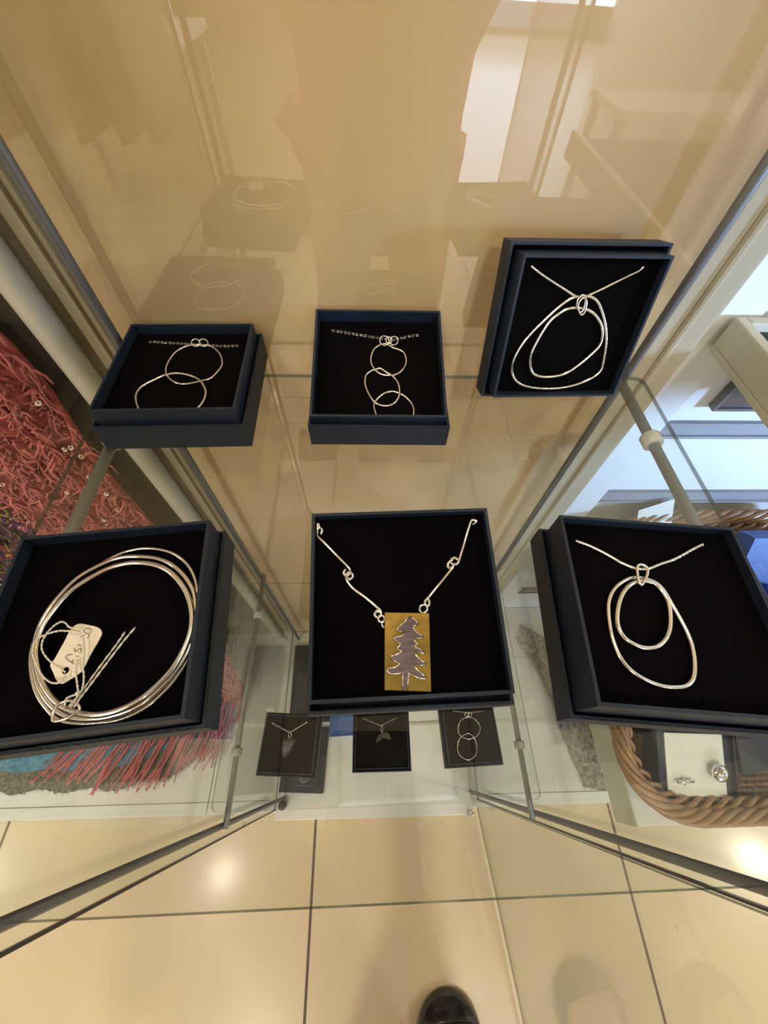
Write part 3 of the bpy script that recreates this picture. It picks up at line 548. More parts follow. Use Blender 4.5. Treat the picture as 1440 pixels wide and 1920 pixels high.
t = jewel('UL', 'pendant_necklace', 'silver chain necklace with two large linked wire rings, back left', 'necklace')
chain(t, P3('UL', 'chain', .0012), .0029, .00021, .0010)
wire(t, 'pendant_ring', P3('UL', 'ring1', .0010), .0007); wire(t, 'pendant_ring', P3('UL', 'ring2', .0016), .0008)
for x, y in TR['UL']['jump']:
    wire(t, 'jump_ring', ringat((x / 1000, y / 1000 + .0004, -.007 + .0026), .0030, .5, .5, sq=0.95), .00045)
t = jewel('UM', 'pendant_necklace', 'silver chain necklace with three linked wire rings, back centre', 'necklace')
chain(t, P3('UM', 'chain', .0012), .0030, .00022, .0010)
for i, n in enumerate(('ring1', 'ring2', 'ring3')): wire(t, 'pendant_ring', P3('UM', n, .0010 + .0007 * (i % 2)), .0007)
for i, (x, y) in enumerate(TR['UM']['jump']):
    wire(t, 'jump_ring', ringat((x / 1000, y / 1000, -.0095 + .003), (.0034, .0022, .0030)[i], .45, .5 - .5 * i), .00045)
t = jewel('UR', 'pendant_necklace', 'silver cord necklace with two nested freeform loops in the upright box', 'necklace')
wire(t, 'neck_cord', P3('UR', 'cord', .0010), .0008, False)
wire(t, 'pendant_loop', P3('UR', 'ring1', .0012), .00098); wire(t, 'pendant_loop', P3('UR', 'ring2', .0018), .00098)
wire(t, 'bail_ring', P3('UR', 'bail', .0032), .0006); wire(t, 'bail_ring', [p + Vector((.0008, -.0012, .0012)) for p in P3('UR', 'bail', .0032)], .0005)
t = jewel('LR', 'pendant_necklace', 'silver snake cord necklace with nested oval loops, front right', 'necklace')
b = BM(); Q = smoothpts(P3('LR', 'cord', .0012), False, 22); tube(b, Q, lambda u: .00085 + .00012 * math.sin(u * 330), False, 8); obj('neck_cord', b, 'silver', t, smooth=True)
wire(t, 'pendant_loop', P3('LR', 'ring1', .0012), .00105); wire(t, 'pendant_loop', P3('LR', 'ring2', .0024), .00105)
wire(t, 'bail_ring', P3('LR', 'bail', .0038), .0007)

# the plaque necklace: hammered wire links, a brass plaque and a silver tree
t = jewel('LM', 'plaque_necklace', 'silver wire link necklace with a brass plaque bearing a silver pine tree', 'necklace')
for n in ('wire1', 'wire2', 'wire3', 'wire4'):
    b = BM(); Q = P3('LM', n, .0010); N_ = len(Q)
    for i in range(N_): Q[i].z += 0.0007 * (1 + math.sin(i * 1.3))
    tube(b, smoothpts(Q, False, 6), .00072, False, 10); obj('wire_link', b, 'silver', t, smooth=True)
for n in ('hoopA', 'hoopB', 'hoopD'): wire(t, 'jump_ring', P3('LM', n, .0022), .00055)
for n in ('hoopC', 'hook'): wire(t, 'jump_ring', P3('LM', n, .0018), .00055, False)
Q = TR['LM']['plaque']; b = BM(); prism(b, [(x / 1000, y / 1000) for x, y in Q], -.0045 + .0018, -.0045 + .0032)
bmesh.ops.bevel(b, geom=b.edges[:], offset=0.0002, segments=1, affect='EDGES')
pq = obj('plaque', b, 'brass', t, label='rectangular brass plaque')
Q = [(x / 1000, y / 1000) for x, y in TR['LM']['tree']]; b = BM(); prism(b, Q, -.0045 + .0032, -.0045 + .0040)
obj('pine_tree', b, 'oxid', pq, label='oxidised silver pine tree on the plaque')
b = BM(); tube(b, [(x, y, -.0045 + .0040) for x, y in Q], .00030, True, 6); obj('tree_rim', b, 'silver', pq, smooth=True)

# bangles, joining ring, tag
for n, rr, lf, lb in (('bangle1', .00085, .0020, 'thin outermost silver bangle in the front left box'), ('bangle2', .00115, .0034, 'middle silver bangle of the three in the front left box'), ('bangle3', .00125, .0052, 'thick innermost silver bangle of the three in the front left box')):
    b = BM(); tube(b, smoothpts(P3('LL', n, lf), True, 6), rr, True, 12)
    o = obj('bangle', b, 'silver', smooth=True); tag(o, lb, 'bangle', 'silver bangles in the front left box'); pose(o, POSE['LL'][0], POSE['LL'][1])
t = jewel('LL', 'price_tag', 'white handwritten price tag tied on with cotton string to the bangles', 'price tag')
D = -.0065
b = BM(); Q = smoothpts([(x, y, 0) for x, y in TR['LL']['tag']], True, 4)
hx, hy = TR['LL']['hole'][0]; nh = 24
outer = [b.verts.new((p.x / 1000, p.y / 1000, 0)) for p in Q]
inner = [b.verts.new(((hx + 1.35 * math.cos(2 * math.pi * i / nh)) / 1000, (hy + 1.35 * math.sin(2 * math.pi * i / nh)) / 1000, 0)) for i in range(nh)]
es = [b.edges.new((outer[i], outer[(i + 1) % len(outer)])) for i in range(len(outer))] + [b.edges.new((inner[i], inner[(i + 1) % nh])) for i in range(nh)]
bmesh.ops.triangle_fill(b, use_beauty=True, edges=es)
ext = bmesh.ops.extrude_face_region(b, geom=b.faces[:])
bmesh.ops.translate(b, verts=[v for v in ext['geom'] if isinstance(v, bmesh.types.BMVert)], vec=(0, 0, -.0004))
for v in b.verts: v.co.z += D + .0096 + 0.0006 * math.sin(v.co.y * 260)
tg = obj('tag_card', b, 'card', t)
b = BM()
for n in sorted(TR['LL']):
    if n.startswith('ink'):
        Q = [(x / 1000, y / 1000, D + .0098 + 0.0006 * math.sin(y / 1000 * 260)) for x, y in TR['LL'][n]]
        tube(b, smoothpts(Q, False, 4) if len(Q) > 2 else Q, .00013, False, 6)
obj('handwritten_price', b, 'ink', tg, smooth=True, label='handwritten price in dark ink')
b = BM()
for n, lf in (('str1', .0108), ('str2', .0112), ('str3', .0110), ('str4', .0112), ('tail1', .0085), ('tail2', .0090)):
    Q = P3('LL', n, lf)
    for i, p in enumerate(Q): p.z += .0006 * math.sin(i * 1.1)
    q = smoothpts(Q, False, 8)
    for ph in (0, math.pi):
        tube(b, [p + Vector((math.cos(i * .9 + ph), math.sin(i * .9 + ph), math.sin(i * .9 + ph))) * .00018 for i, p in enumerate(q)], .00024, False, 6)
lathe(b, [(.0002, -.001), (.0009, -.0005), (.0009, .0005), (.0002, .001)], 10, 'y', (.0052, -.0322, D + .0112))
obj('cotton_string', b, 'string', t, smooth=True)
wire(t, 'joining_ring', P3('LL', 'ring', .0092), .0006, label='silver ring joining the bangles')

# lower shelf pendants
t = jewel('SA', 'pendant_necklace', 'silver chain necklace with a grey arrowhead shaped pendant, lower shelf left', 'necklace')
chain(t, P3('SA', 'chain', .0009), .0019, .00028, .0008); wire(t, 'bail_ring', P3('SA', 'bail', .0018), .0004)
b = BM(); Q = [(x / 1000, y / 1000) for x, y in TR['SA']['leaf']]; cx = sum(q[0] for q in Q) / len(Q); cy = sum(q[1] for q in Q) / len(Q)
lo = [b.verts.new((x, y, -.0012)) for x, y in Q]; mid = [b.verts.new((cx + (x - cx) * .7, cy + (y - cy) * .7, .0012 + .0006 * (i % 2))) for i, (x, y) in enumerate(Q)]; c0 = b.verts.new((cx, cy, .0028))
for i in range(len(Q)):
    j = (i + 1) % len(Q); b.faces.new((lo[i], lo[j], mid[j], mid[i])); b.faces.new((mid[i], mid[j], c0))
b.faces.new(lo[::-1]); obj('arrowhead', b, 'oxid', t, label='faceted grey arrowhead pendant')
t = jewel('SB', 'pendant_necklace', 'silver chain necklace with a whale tail pendant, lower shelf centre', 'necklace')
chain(t, P3('SB', 'chain', .0009), .0019, .00024, .0006); wire(t, 'bail_ring', P3('SB', 'bail', .0018), .0004)
b = BM()
for n in ('fluke1', 'fluke2'): prism(b, [(x / 1000, y / 1000) for x, y in TR['SB'][n]], -.0012, .0002)
obj('whale_tail', b, 'silver', t)
t = jewel('SC', 'pendant_necklace', 'silver chain necklace with two linked rings, lower shelf right', 'necklace')
chain(t, P3('SC', 'chain', .0009), .0019, .00022, .0005)
wire(t, 'pendant_ring', P3('SC', 'ring1', .0010), .00055); wire(t, 'pendant_ring', P3('SC', 'ring2', .0016), .00055)
for x, y in TR['SC']['jump']: wire(t, 'jump_ring', ringat((x / 1000, y / 1000, .0012), .0028, .4, .3), .0004)

# ------------------------------------------------------------------ things on the cabinet's base board
BZ = Z(1.03)
t = thing('gift_bag', 'flat navy carrier bag with silver round emblem lying on the base board', 'gift bag', (-0.148, 0.0, BZ), (0, 0, math.radians(-3)))
b = BM(); box(b, -0.047, 0.047, -0.058, 0.066, 0.0004, 0.009, bev=0.0015); obj('bag_body', b, 'navy', t)
b = BM()
tube(b, ringat((0.004, -0.030, 0.0093), .010, n=28), .00045, True, 6); tube(b, ringat((0.004, -0.030, 0.0093), .0078, n=24), .0003, True, 6)
for a in range(6):
    u = a * math.pi / 3; tube(b, [(0.004 + .0015 * math.cos(u), -0.030 + .0015 * math.sin(u), .0093), (0.004 + .005 * math.cos(u + .5), -0.030 + .005 * math.sin(u + .5), .0094), (0.004 + .0075 * math.cos(u), -0.030 + .0075 * math.sin(u), .0093)], .0003, False, 5)
obj('round_emblem', b, 'silver', t, smooth=True, label='silver round emblem')
b = BM(); x = -0.011
random.seed(3)
for wlen in (8, 9):
    for i in range(wlen):
        hgt = .0016 if random.random() < .7 else .0026
        tube(b, [(x, -.0455, .0093), (x + .0003, -.0455 + hgt, .0093), (x + .0009, -.0455 + hgt * .6, .0093), (x + .0010, -.0455, .0093)], .00022, False, 5); x += .0016
    x += .0016
obj('small_lettering', b, 'silver', t, smooth=True)
t = thing('gift_bag', 'navy carrier bag lying behind the emblem bag along the cabinet side', 'gift bag', (-0.149, 0.162, BZ), (0, 0, math.radians(1)))
b = BM(); box(b, -0.042, 0.05, -0.088, 0.085, 0.0004, 0.012, bev=0.0015); obj('bag_body', b, 'navy', t)
b = BM(); tube(b, smoothpts([(-.015, .07, .0125), (-.01, .04, .015), (.012, .04, .015), (.018, .07, .0125)]), .0012, False, 8); obj('cord_handle', b, 'navyin', t, smooth=True)
b = BM(); opentray(b, 0.12, 0.075, 0, 0.018, .0016); box(b, -.058, .058, -.0355, .0355, .0017, .016)
o = obj('gift_box', b, 'bluebox'); tag(o, 'bright blue gift box on the base board under the lower shelf', 'gift box'); o.location = (-0.036, 0.084, BZ + .0003); o.rotation_euler = (0, 0, math.radians(2))
def sheet(name, label, cat, m, c, w, l, yaw, zz, amp, group=None, seed=1, th=0.0008):
    b = BM(); n = 14; vs = [[b.verts.new((-w / 2 + w * i / n, -l / 2 + l * j / n, amp * (math.sin(i * .9 + seed) * math.cos(j * .7 + seed * 2) + 1))) for j in range(n + 1)] for i in range(n + 1)]
    for i in range(n):
        for j in range(n): b.faces.new((vs[i][j], vs[i + 1][j], vs[i + 1][j + 1], vs[i][j + 1]))
    o = obj(name, b, m, smooth=True); o.location = (c[0], c[1], zz); o.rotation_euler = (0, 0, yaw)
    md = o.modifiers.new('thickness', 'SOLIDIFY'); md.thickness = th; md.offset = 1
    tag(o, label, cat, group); return o
sheet('tissue_sheet', 'large sheet of white tissue paper spread over the base board', 'paper', 'tissue', (0.055, -0.005), 0.255, 0.15, 0.03, BZ + .0004, .0012, 'white paper on the base board')
sheet('tissue_sheet', 'folded white paper lying behind the small whale tail box on the base', 'paper', 'tissue', (0.115, 0.155), 0.16, 0.11, -0.06, BZ + .0004, .0012, 'white paper on the base board', 4)

# ------------------------------------------------------------------ left: scarves, wool felt, turquoise cloth
def yarn_drape(name, label, xt, xb, yfun, z0, z1, m, thick=0.012, seed=1, tufts=0, tm=None, tl=0.02, tr=0.0015, group=None):
    """hanging knit: xt / xb = left and right edge at the top / bottom"""
    rnd = random.Random(seed)
    t = thing(name, label, 'scarf', ((xt[0] + xt[1]) / 2, yfun(0.0), z0), group=group); loc = Vector(t.location)
    nu, nv = 26, 60
    def S_(u, v):
        x = (xt[0] + (xb[0] - xt[0]) * v) * (1 - u) + (xt[1] + (xb[1] - xt[1]) * v) * u
        w_ = math.sin(u * 17 + seed + v * 3) * .008 + math.sin(u * 41 + v * 23) * .004 + math.sin(u * 13 + v * 47) * .003
        return Vector((x + .003 * math.sin(v * 31 + seed), yfun(v) - abs(w_) + rnd.uniform(-.0012, .0012), z0 + (z1 - z0) * v)) - loc
    b = BM(); vs = [[b.verts.new(S_(i / nu, j / nv)) for j in range(nv + 1)] for i in range(nu + 1)]
    for i in range(nu):
        for j in range(nv): b.faces.new((vs[i][j], vs[i + 1][j], vs[i + 1][j + 1], vs[i][j + 1]))
    o = obj('knitted_body', b, m, t, smooth=True); md = o.modifiers.new('thickness', 'SOLIDIFY'); md.thickness = .004; md.offset = 0
    return t, S_, rnd
def yp(v): return 0.268 if v < .62 else 0.268 - (v - .62) / .38 * 0.125
t, SF, rnd = yarn_drape('fluffy_scarf', 'fluffy coral pink scarf with clear sequins and long fringe beside the white upright', (-0.372, -0.2515), (-0.50, -0.296), yp, Z(-0.25), Z(1.005), 'pinkdeep', seed=2)
b = BM()
for i in range(5200):
    u, v = rnd.random(), rnd.random() ** .8; p = SF(u, v); a = rnd.uniform(0, 6.28); L = rnd.uniform(.008, .02)
    d = Vector((math.cos(a), -rnd.uniform(.1, .9), math.sin(a))).normalized(); s = d.orthogonal().normalized()
    p = p + Vector((0, -.0045, 0)); tube(b, [p, p + d * L * .35 + s * L * .12, p + d * L * .8 + s * L * .08 + Vector((0, 0, -L * .15)), p + d * L * 1.05 - s * L * .12 + Vector((0, .001, -L * .4))], (lambda q, k=rnd.uniform(.0010, .0021): k * (1 - .6 * q)), False, 4)
o = obj('yarn_pile', b, 'pink', t, smooth=True)
for i in range(46):
    b = BM(); u, v = rnd.random(), rnd.uniform(.2, .8); p = SF(u, v) + Vector((rnd.uniform(-.004, .004), -.014, 0)); rr = .0024; nn = Vector((rnd.uniform(-.6, .9), -1, rnd.uniform(.0, 1.2))).normalized(); e1 = nn.orthogonal().normalized(); e2 = nn.cross(e1)
    rows = []
    for q_, (ra, up_) in enumerate(((.3, -.0003), (1.0, .0004), (1.0, .0007), (.3, 0))): rows.append([b.verts.new(p + (e1 * math.cos(k * .6283) + e2 * math.sin(k * .6283)) * rr * ra + nn * up_) for k in range(10)])
    for q_ in range(4):
        for k in range(10): b.faces.new((rows[q_][k], rows[q_][(k + 1) % 10], rows[(q_ + 1) % 4][(k + 1) % 10], rows[(q_ + 1) % 4][k]))
    obj('sequin', b, 'sequin', t, smooth=True)
b = BM(); L0 = Vector(t.location)
for i in range(78):      # fringe lying forward over the plinth
    u = i / 77; cl = math.floor(u * 17) / 17 + .02
    x0 = -0.585 + (-0.305 + 0.585) * (cl + rnd.uniform(-.012, .03)); y0 = 0.135 + rnd.uniform(-.02, .015)
    x1 = -0.72 + (-0.335 + 0.72) * (cl + rnd.uniform(-.03, .05)); y1 = rnd.uniform(-0.052, -0.012) + (0.055 * max(0, cl - .72) / .28) + (.02 if cl < .3 else 0)
    z = TOP + .004
    P = [(x0, y0, z + .045), (x0 * .7 + x1 * .3 + rnd.uniform(-.01, .01), y0 - .05, z + .022 + rnd.uniform(0, .008)), (x0 * .35 + x1 * .65 + rnd.uniform(-.012, .012), y0 * .35 + y1 * .65, z + .010 + rnd.uniform(0, .008)), (x1 + rnd.uniform(-.008, .008), y1, z + .009)]
    tube(b, smoothpts([Vector(p) - L0 for p in P], False, 5), lambda q, k=rnd.uniform(.0014, .0027): k * (1 + .35 * math.sin(q * 25)), False, 6)
obj('fringe', b, 'pink', t, smooth=True, label='long loose pink fringe')

for nm, colr in (('yarn_olive', (0.15, 0.13, 0.04)), ('yarn_mustard', (0.45, 0.28, 0.05)), ('yarn_red', (0.40, 0.06, 0.04)), ('yarn_plum', (0.09, 0.03, 0.06))):
    MT[nm] = mat(nm, colr, 0.9, bump=.8, bscale=400, var=.2, vscale=40)
def yp2(v): return 0.262 if v < .6 else 0.262 - (v - .6) / .4 * .10
t, SF, rnd = yarn_drape('patterned_scarf', 'olive, mustard and red loose knit scarf left of the pink one', (-0.440, -0.370), (-0.66, -0.49), yp2, Z(-0.25), Z(0.99), 'yarn_plum', seed=5)
B4 = {k: BM() for k in ('yarn_olive', 'yarn_mustard', 'yarn_red', 'yarn_plum')}
for i in range(1300):
    u, v = rnd.random(), rnd.random(); p = SF(u, v); a = rnd.uniform(-.9, .9); L = rnd.uniform(.012, .028)
    band = math.sin(u * 9 + v * 16) + rnd.uniform(-.7, .7); p.y -= .003; k = 'yarn_red' if band > .9 else 'yarn_mustard' if band > .55 else 'yarn_olive' if band > -.7 else 'yarn_plum'
    d = Vector((math.cos(a), -rnd.uniform(.1, .5), math.sin(a))).normalized(); s = d.orthogonal().normalized()
    tube(B4[k], [p, p + d * L * .4 + s * L * .2, p + d * L, p + d * L * 1.1 - s * L * .25], rnd.uniform(.0013, .0024), False, 5)
for k, bb in B4.items():
    q = obj('yarn_loops', bb, k, t, smooth=True); q['kind'] = 'stuff'; q['label'] = {'yarn_olive': 'olive green yarn loops', 'yarn_mustard': 'mustard yellow yarn loops', 'yarn_red': 'brick red yarn loops', 'yarn_plum': 'dark plum yarn loops'}[k]
t, SF, rnd = yarn_drape('lace_scarf', 'cream and lilac crochet lace scarf at the left edge', (-0.62, -0.435), (-1.0, -0.62), yp2, Z(-0.25), Z(0.98), 'lacedark', seed=8)
b = BM()
for i in range(1500):
    u, v = rnd.random(), rnd.random(); p = SF(u, v) + Vector((0, -.006, 0)); a = rnd.choice((.6, 2.3, 1.5, 0.1)) + rnd.uniform(-.3, .3); L = rnd.uniform(.012, .03)
    d = Vector((math.cos(a), -.12, math.sin(a))); tube(b, [p, p + d * L * .5 + Vector((0, -.004, .002)), p + d * L], rnd.uniform(.0008, .0019), False, 5)
obj('lace_threads', b, 'lace', t, smooth=True)

def feltpatch(name, label, cat, P, z, th, m, seed=1, group=None, amp=.004):
    rnd = random.Random(seed); b = BM(); Q = []
    n = len(P)
    for i in range(n):
        a, c = Vector(P[i]), Vector(P[(i + 1) % n]); k = max(2, int((c - a).length / .007))
        for j in range(k):
            p = a.lerp(c, j / k); Q.append((p.x + rnd.uniform(-amp, amp) * .5, p.y + rnd.uniform(-amp, amp) * .5 + amp * math.sin(p.x * 60)))
    a = [b.verts.new((x, y, z)) for x, y in Q]; c = [b.verts.new((x, y, z + th)) for x, y in Q]
    b.faces.new(a); b.faces.new(c)
    for i in range(len(Q)): b.faces.new((a[i], a[(i + 1) % len(Q)], c[(i + 1) % len(Q)], c[i]))
    for i in range(int(len(Q) * 2.5)):
        x, y = Q[rnd.randrange(len(Q))]; a_ = rnd.uniform(0, 6.28); tube(b, [(x, y, z + th * .6), (x + .003 * math.cos(a_), y + .003 * math.sin(a_), z + th * .4), (x + .006 * math.cos(a_ + .5), y + .005 * math.sin(a_ + .5), z + th * .2)], .00025, False, 4)
    o = obj(name, b, m); tag(o, label, cat, group); return o
feltpatch('wool_mat', 'grey felted wool mat on the left plinth under the pink fringe', 'mat', [(-1.2, -0.040), (-0.60, -0.044), (-0.52, -0.040), (-0.45, -0.028), (-0.395, 0.0), (-0.365, 0.05), (-0.352, 0.13), (-0.352, 0.30), (-1.2, 0.30)], TOP + .0005, .005, 'mat')
feltpatch('folded_cloth', 'turquoise felted cloth folded on the grey wool mat', 'cloth', [(-0.815, -0.006), (-0.58, -0.004), (-0.50, 0.01), (-0.42, 0.05), (-0.42, 0.12), (-0.80, 0.12)], TOP + .0062, .005, 'turq', 3, amp=.002)
feltpatch('wool_mat', 'flecked grey wool mat beside the wicker basket on the right', 'mat', [(0.442, 0.10), (0.446, 0.04), (0.455, -0.01), (0.47, -0.062), (0.515, -0.068), (0.515, 0.12), (0.475, 0.24), (0.40, 0.30), (0.38, 0.26), (0.42, 0.18)], TOP + .0005, .005, 'mat2', 4, amp=.0025)

# ------------------------------------------------------------------ right: shelf, basket and its contents
t = thing('display_shelf', 'thick white shelf block with pale green end that carries the wicker basket', 'shelf', (0.43, 0.1, Z(0.86)))
b = BM(); box(b, 0.0015, 1.2, -0.202, 0.244, 0.0, 0.066, bev=0.002); obj('shelf_board', b, 'white', t)
b = BM(); box(b, -0.0012, 0.0013, -0.203, 0.244, -0.0004, 0.0664); obj('end_panel', b, 'palegreen', t)
for x in (0.10, 1.0):
    b = BM(); box(b, x, x + .04, 0.1, 0.24, -(Z(0.86)), -0.0008); obj('shelf_leg', b, 'white', t)
SL = 0.42; ANG = math.atan(SL)
BK = thing('wicker_basket', 'brown wicker basket with a plaited rim, tilted forward on the white shelf', 'basket', (0.555, 0.12, Z(0.52 + SL * (0.33 - 0.12))), (ANG, 0, 0))
ca = math.cos(ANG); hw, hl = 0.196, 0.205 / ca
def looppt(s, inset=0.0, R=0.115):
    w_, l_ = hw - inset, hl - inset; r_ = max(.03, R - inset); seg = [2 * (l_ - r_), math.pi * r_ / 2, 2 * (w_ - r_), math.pi * r_ / 2] * 2
    tot = sum(seg); d = (s % 1.0) * tot; cor = [(w_ - r_, l_ - r_), (-w_ + r_, l_ - r_), (-w_ + r_, -l_ + r_), (w_ - r_, -l_ + r_)]
    st = [(w_, -l_ + r_, 0, 1), None, (w_ - r_, l_, -1, 0), None, (-w_, l_ - r_, 0, -1), None, (-w_ + r_, -l_, 1, 0), None]
    for i in range(8):
        if d <= seg[i] or i == 7:
            if i % 2 == 0: x, y, ux, uy = st[i]; return Vector((x + ux * d, y + uy * d, 0)), Vector((uy, -ux, 0))
            c = cor[i // 2]; a = math.radians(i // 2 * 90) + d / r_; return Vector((c[0] + r_ * math.cos(a), c[1] + r_ * math.sin(a), 0)), Vector((math.cos(a), math.sin(a), 0))
        d -= seg[i]
b = BM(); N_ = 420
for k in range(6):       # outer rope
    P = []
    for i in range(N_):
        s = i / N_; p, n = looppt(s, .007); a = 2 * math.pi * (s * 11 + k / 6); P.append(p + n * (.0080 * math.cos(a) + .002) + Vector((0, 0, .0080 * math.sin(a) + .002)))
    tube(b, P, .0042, True, 7)
for k in range(3):       # inner plait
    P = []
    for i in range(N_):
        s = i / N_; p, n = looppt(s, .0185); a = 2 * math.pi * (s * 21 + k / 3); P.append(p + n * .0065 * math.cos(a) + Vector((0, 0, .0055 * math.sin(a) - .006)))
    tube(b, P, .0033, True, 7)
obj('plaited_rim', b, 'wicker', BK, smooth=True)
b = BM(); N_ = 260
for row in range(13):
    for ph in (0, 1):
        P = []
        for i in range(N_):
            s = i / N_; p, n = looppt(s, .010 + row * .0045); P.append(p + n * (.0042 * math.sin(2 * math.pi * s * 52 + math.pi * (ph + row))) + Vector((0, 0, -.012 - row * .0085)))
        tube(b, P, .0037, True, 6)
obj('woven_side', b, 'wicker', BK, smooth=True)
b = BM()
Q = [looppt(i / 80, .07)[0] for i in range(80)]; prism(b, [(q.x, q.y) for q in Q], -.122, -.116)
for i in range(104):
    s = i / 104; p, n = looppt(s, .010); q, n2 = looppt(s, .066); tube(b, [p + Vector((0, 0, -.006)), q + Vector((0, 0, -.118))], .0024, False, 6)
obj('basket_base', b, 'wickerdark', BK, smooth=True)
BMW = Matrix.Translation(Vector(BK.location)) @ Matrix.Rotation(ANG, 4, 'X')
def inbasket(o, x, y, z, rot=(0, 0, 0)):
    """x,y,z along the basket's own rim plane"""
    o.matrix_world = BMW @ Matrix.Translation((x, y, z)) @ Matrix.Rotation(rot[2], 4, 'Z') @ Matrix.Rotation(rot[0], 4, 'X') @ Matrix.Rotation(rot[1], 4, 'Y')
t = thing('jewellery_box', 'open navy cufflink box with a white pad in the wicker basket', 'jewellery box', group='navy boxes in the wicker basket')
CB = (-0.076, -0.153, -.004)
inbasket(t, *CB, (0, 0, math.radians(-3)))
b = BM(); opentray(b, .118, .104, -.032, .0, .0016); box(b, -.0572, -.0445, -.0502, .0502, -.030, -.006); box(b, .0445, .0572, -.0502, .0502, -.030, -.006); box(b, -.0445, .0445, .043, .0502, -.030, -.006); box(b, -.0445, .0445, -.0502, -.043, -.030, -.006); obj('box_tray', b, 'navy', t)
b = BM(); box(b, -.0443, .0443, -.0428, .0428, -.030, -.0042, bev=.0008); box(b, -.034, -.020, -.0005, .0005, -.0043, -.0040); obj('white_pad', b, 'card', t, label='white card pad')
def cuff(label, x, y, kind):
    t = thing('cufflink', label, 'cufflink', group='cufflinks on the white pad'); inbasket(t, CB[0] + x, CB[1] + y, CB[2] - .0042)
    if kind == 'bar':
        b = BM(); tube(b, [(-.013, 0, .004), (.013, 0, .004)], .0021, False, 12); obj('cufflink_bar', b, 'chrome', t, smooth=True)
        b = BM(); tube(b, [(0, -.005, .003), (0, .005, .003)], .0014, False, 8); tube(b, [(0, 0, .0), (0, 0, .004)], .0012, False, 8); obj('cufflink_post', b, 'chrome', t, smooth=True)
    else:
        b = BM(); bmesh.ops.create_uvsphere(b, u_segments=28, v_segments=16, radius=.0118)
        for v in b.verts: v.co.z = v.co.z * .62 + .009
        obj('cufflink_dome', b, 'chrome', t, smooth=True)
        b = BM(); lathe(b, [(.008, 0), (.009, .001), (.009, .0025), (.006, .003)], 20); obj('cufflink_back', b, 'chrome', t, smooth=True)
cuff('slim silver bar cufflink on the left of the white pad', -.022, -.020, 'bar')
cuff('round mirror domed silver cufflink on the right of the white pad', .028, -.008, 'dome')
def navybox(label, x, y, z, w, l, h, rot, m='navy', pad=None, name='jewellery_box', cat='jewellery box', lip=.012):
    t = thing(name, label, cat, group='navy boxes in the wicker basket'); inbasket(t, x, y, z, rot)
    b = BM(); box(b, -w / 2, w / 2, -l / 2, l / 2, -h + .0022, -lip, bev=.0008); obj('box_base', b, m, t)
    b = BM(); opentray(b, w + .004, l + .004, 0, lip + .004, .0016)
    for v in b.verts: v.co.z = -v.co.z + .002
    obj('box_lid', b, m, t)
navybox('closed navy box standing against the back right of the wicker basket', 0.065, 0.135, .02, .10, .10, .03, (math.radians(35), 0, 0), 'bluebox')
navybox('closed navy box lying right of the cufflink box', 0.06, -0.120, -.03, .11, .10, .035, (0, math.radians(6), .05))
navybox('closed navy box in the back left of the wicker basket', -0.085, 0.03, -.035, .10, .10, .035, (0, 0, .1))
navybox('closed navy box in the middle of the wicker basket', 0.03, 0.0, -.045, .10, .10, .035, (0, 0, -.1))
b = BM(); bmesh.ops.create_icosphere(b, subdivisions=4, radius=.05); rnd = random.Random(4)
for v in b.verts: v.co.z *= .35; v.co += v.co.normalized() * .008 * math.sin(v.co.x * 140 + v.co.y * 90)
o = obj('velvet_pouch', b, 'bluecloth', smooth=True); tag(o, 'crumpled royal blue velvet pouch in the wicker basket', 'pouch'); inbasket(o, 0.085, 0.055, .005)
b = BM(); prism(b, [(-.028, -.04), (.028, -.04), (.028, .022), (-.028, .0035)], 0, .0006); o = obj('small_card', b, 'card'); tag(o, 'small white card tucked inside the back rim of the basket', 'card'); inbasket(o, -0.105, 0.222, .014, (math.radians(20), 0, 0))

# tray and dark panel on the right hand wall
t = thing('display_tray', 'beige gloss display tray with a black liner fixed at the upper right', 'tray', (0.33, 0.33, Z(0.228)))
b = BM(); box(b, 0, 0.5, -0.62, 0.0, 0, 0.006, bev=.001); box(b, 0, 0.010, -0.62, 0, 0.0062, 0.034, bev=.002); box(b, 0.0104, 0.5, -0.010, 0, 0.0062, 0.034, bev=.002); box(b, 0.49, 0.5, -.62, -.0104, .0062, .034); obj('tray_body', b, 'tray', t)
b = BM(); box(b, 0.0106, 0.4895, -0.61, -0.0106, 0.0064, 0.026); obj('tray_liner', b, 'liner', t)
for x in (.10, .40):
    b = BM(); box(b, x, x + .03, -0.04, 0.0145, -0.05, -.0005); obj('tray_bracket', b, 'rod', t)
t = thing('wall_panel', 'dark grey framed panel fixed on the white slatwall', 'panel', (0.400, WY - 0.001, Z(0.312)))
b = BM(); box(b, 0.004, 0.2, -0.006, 0.0, 0.004, 0.2); obj('panel_face', b, 'darkplate', t)
b = BM(); box(b, 0, 0.0036, -0.009, 0, 0, 0.2); box(b, 0.0038, 0.2, -0.009, 0, 0, 0.0036); obj('panel_frame', b, 'rod', t)

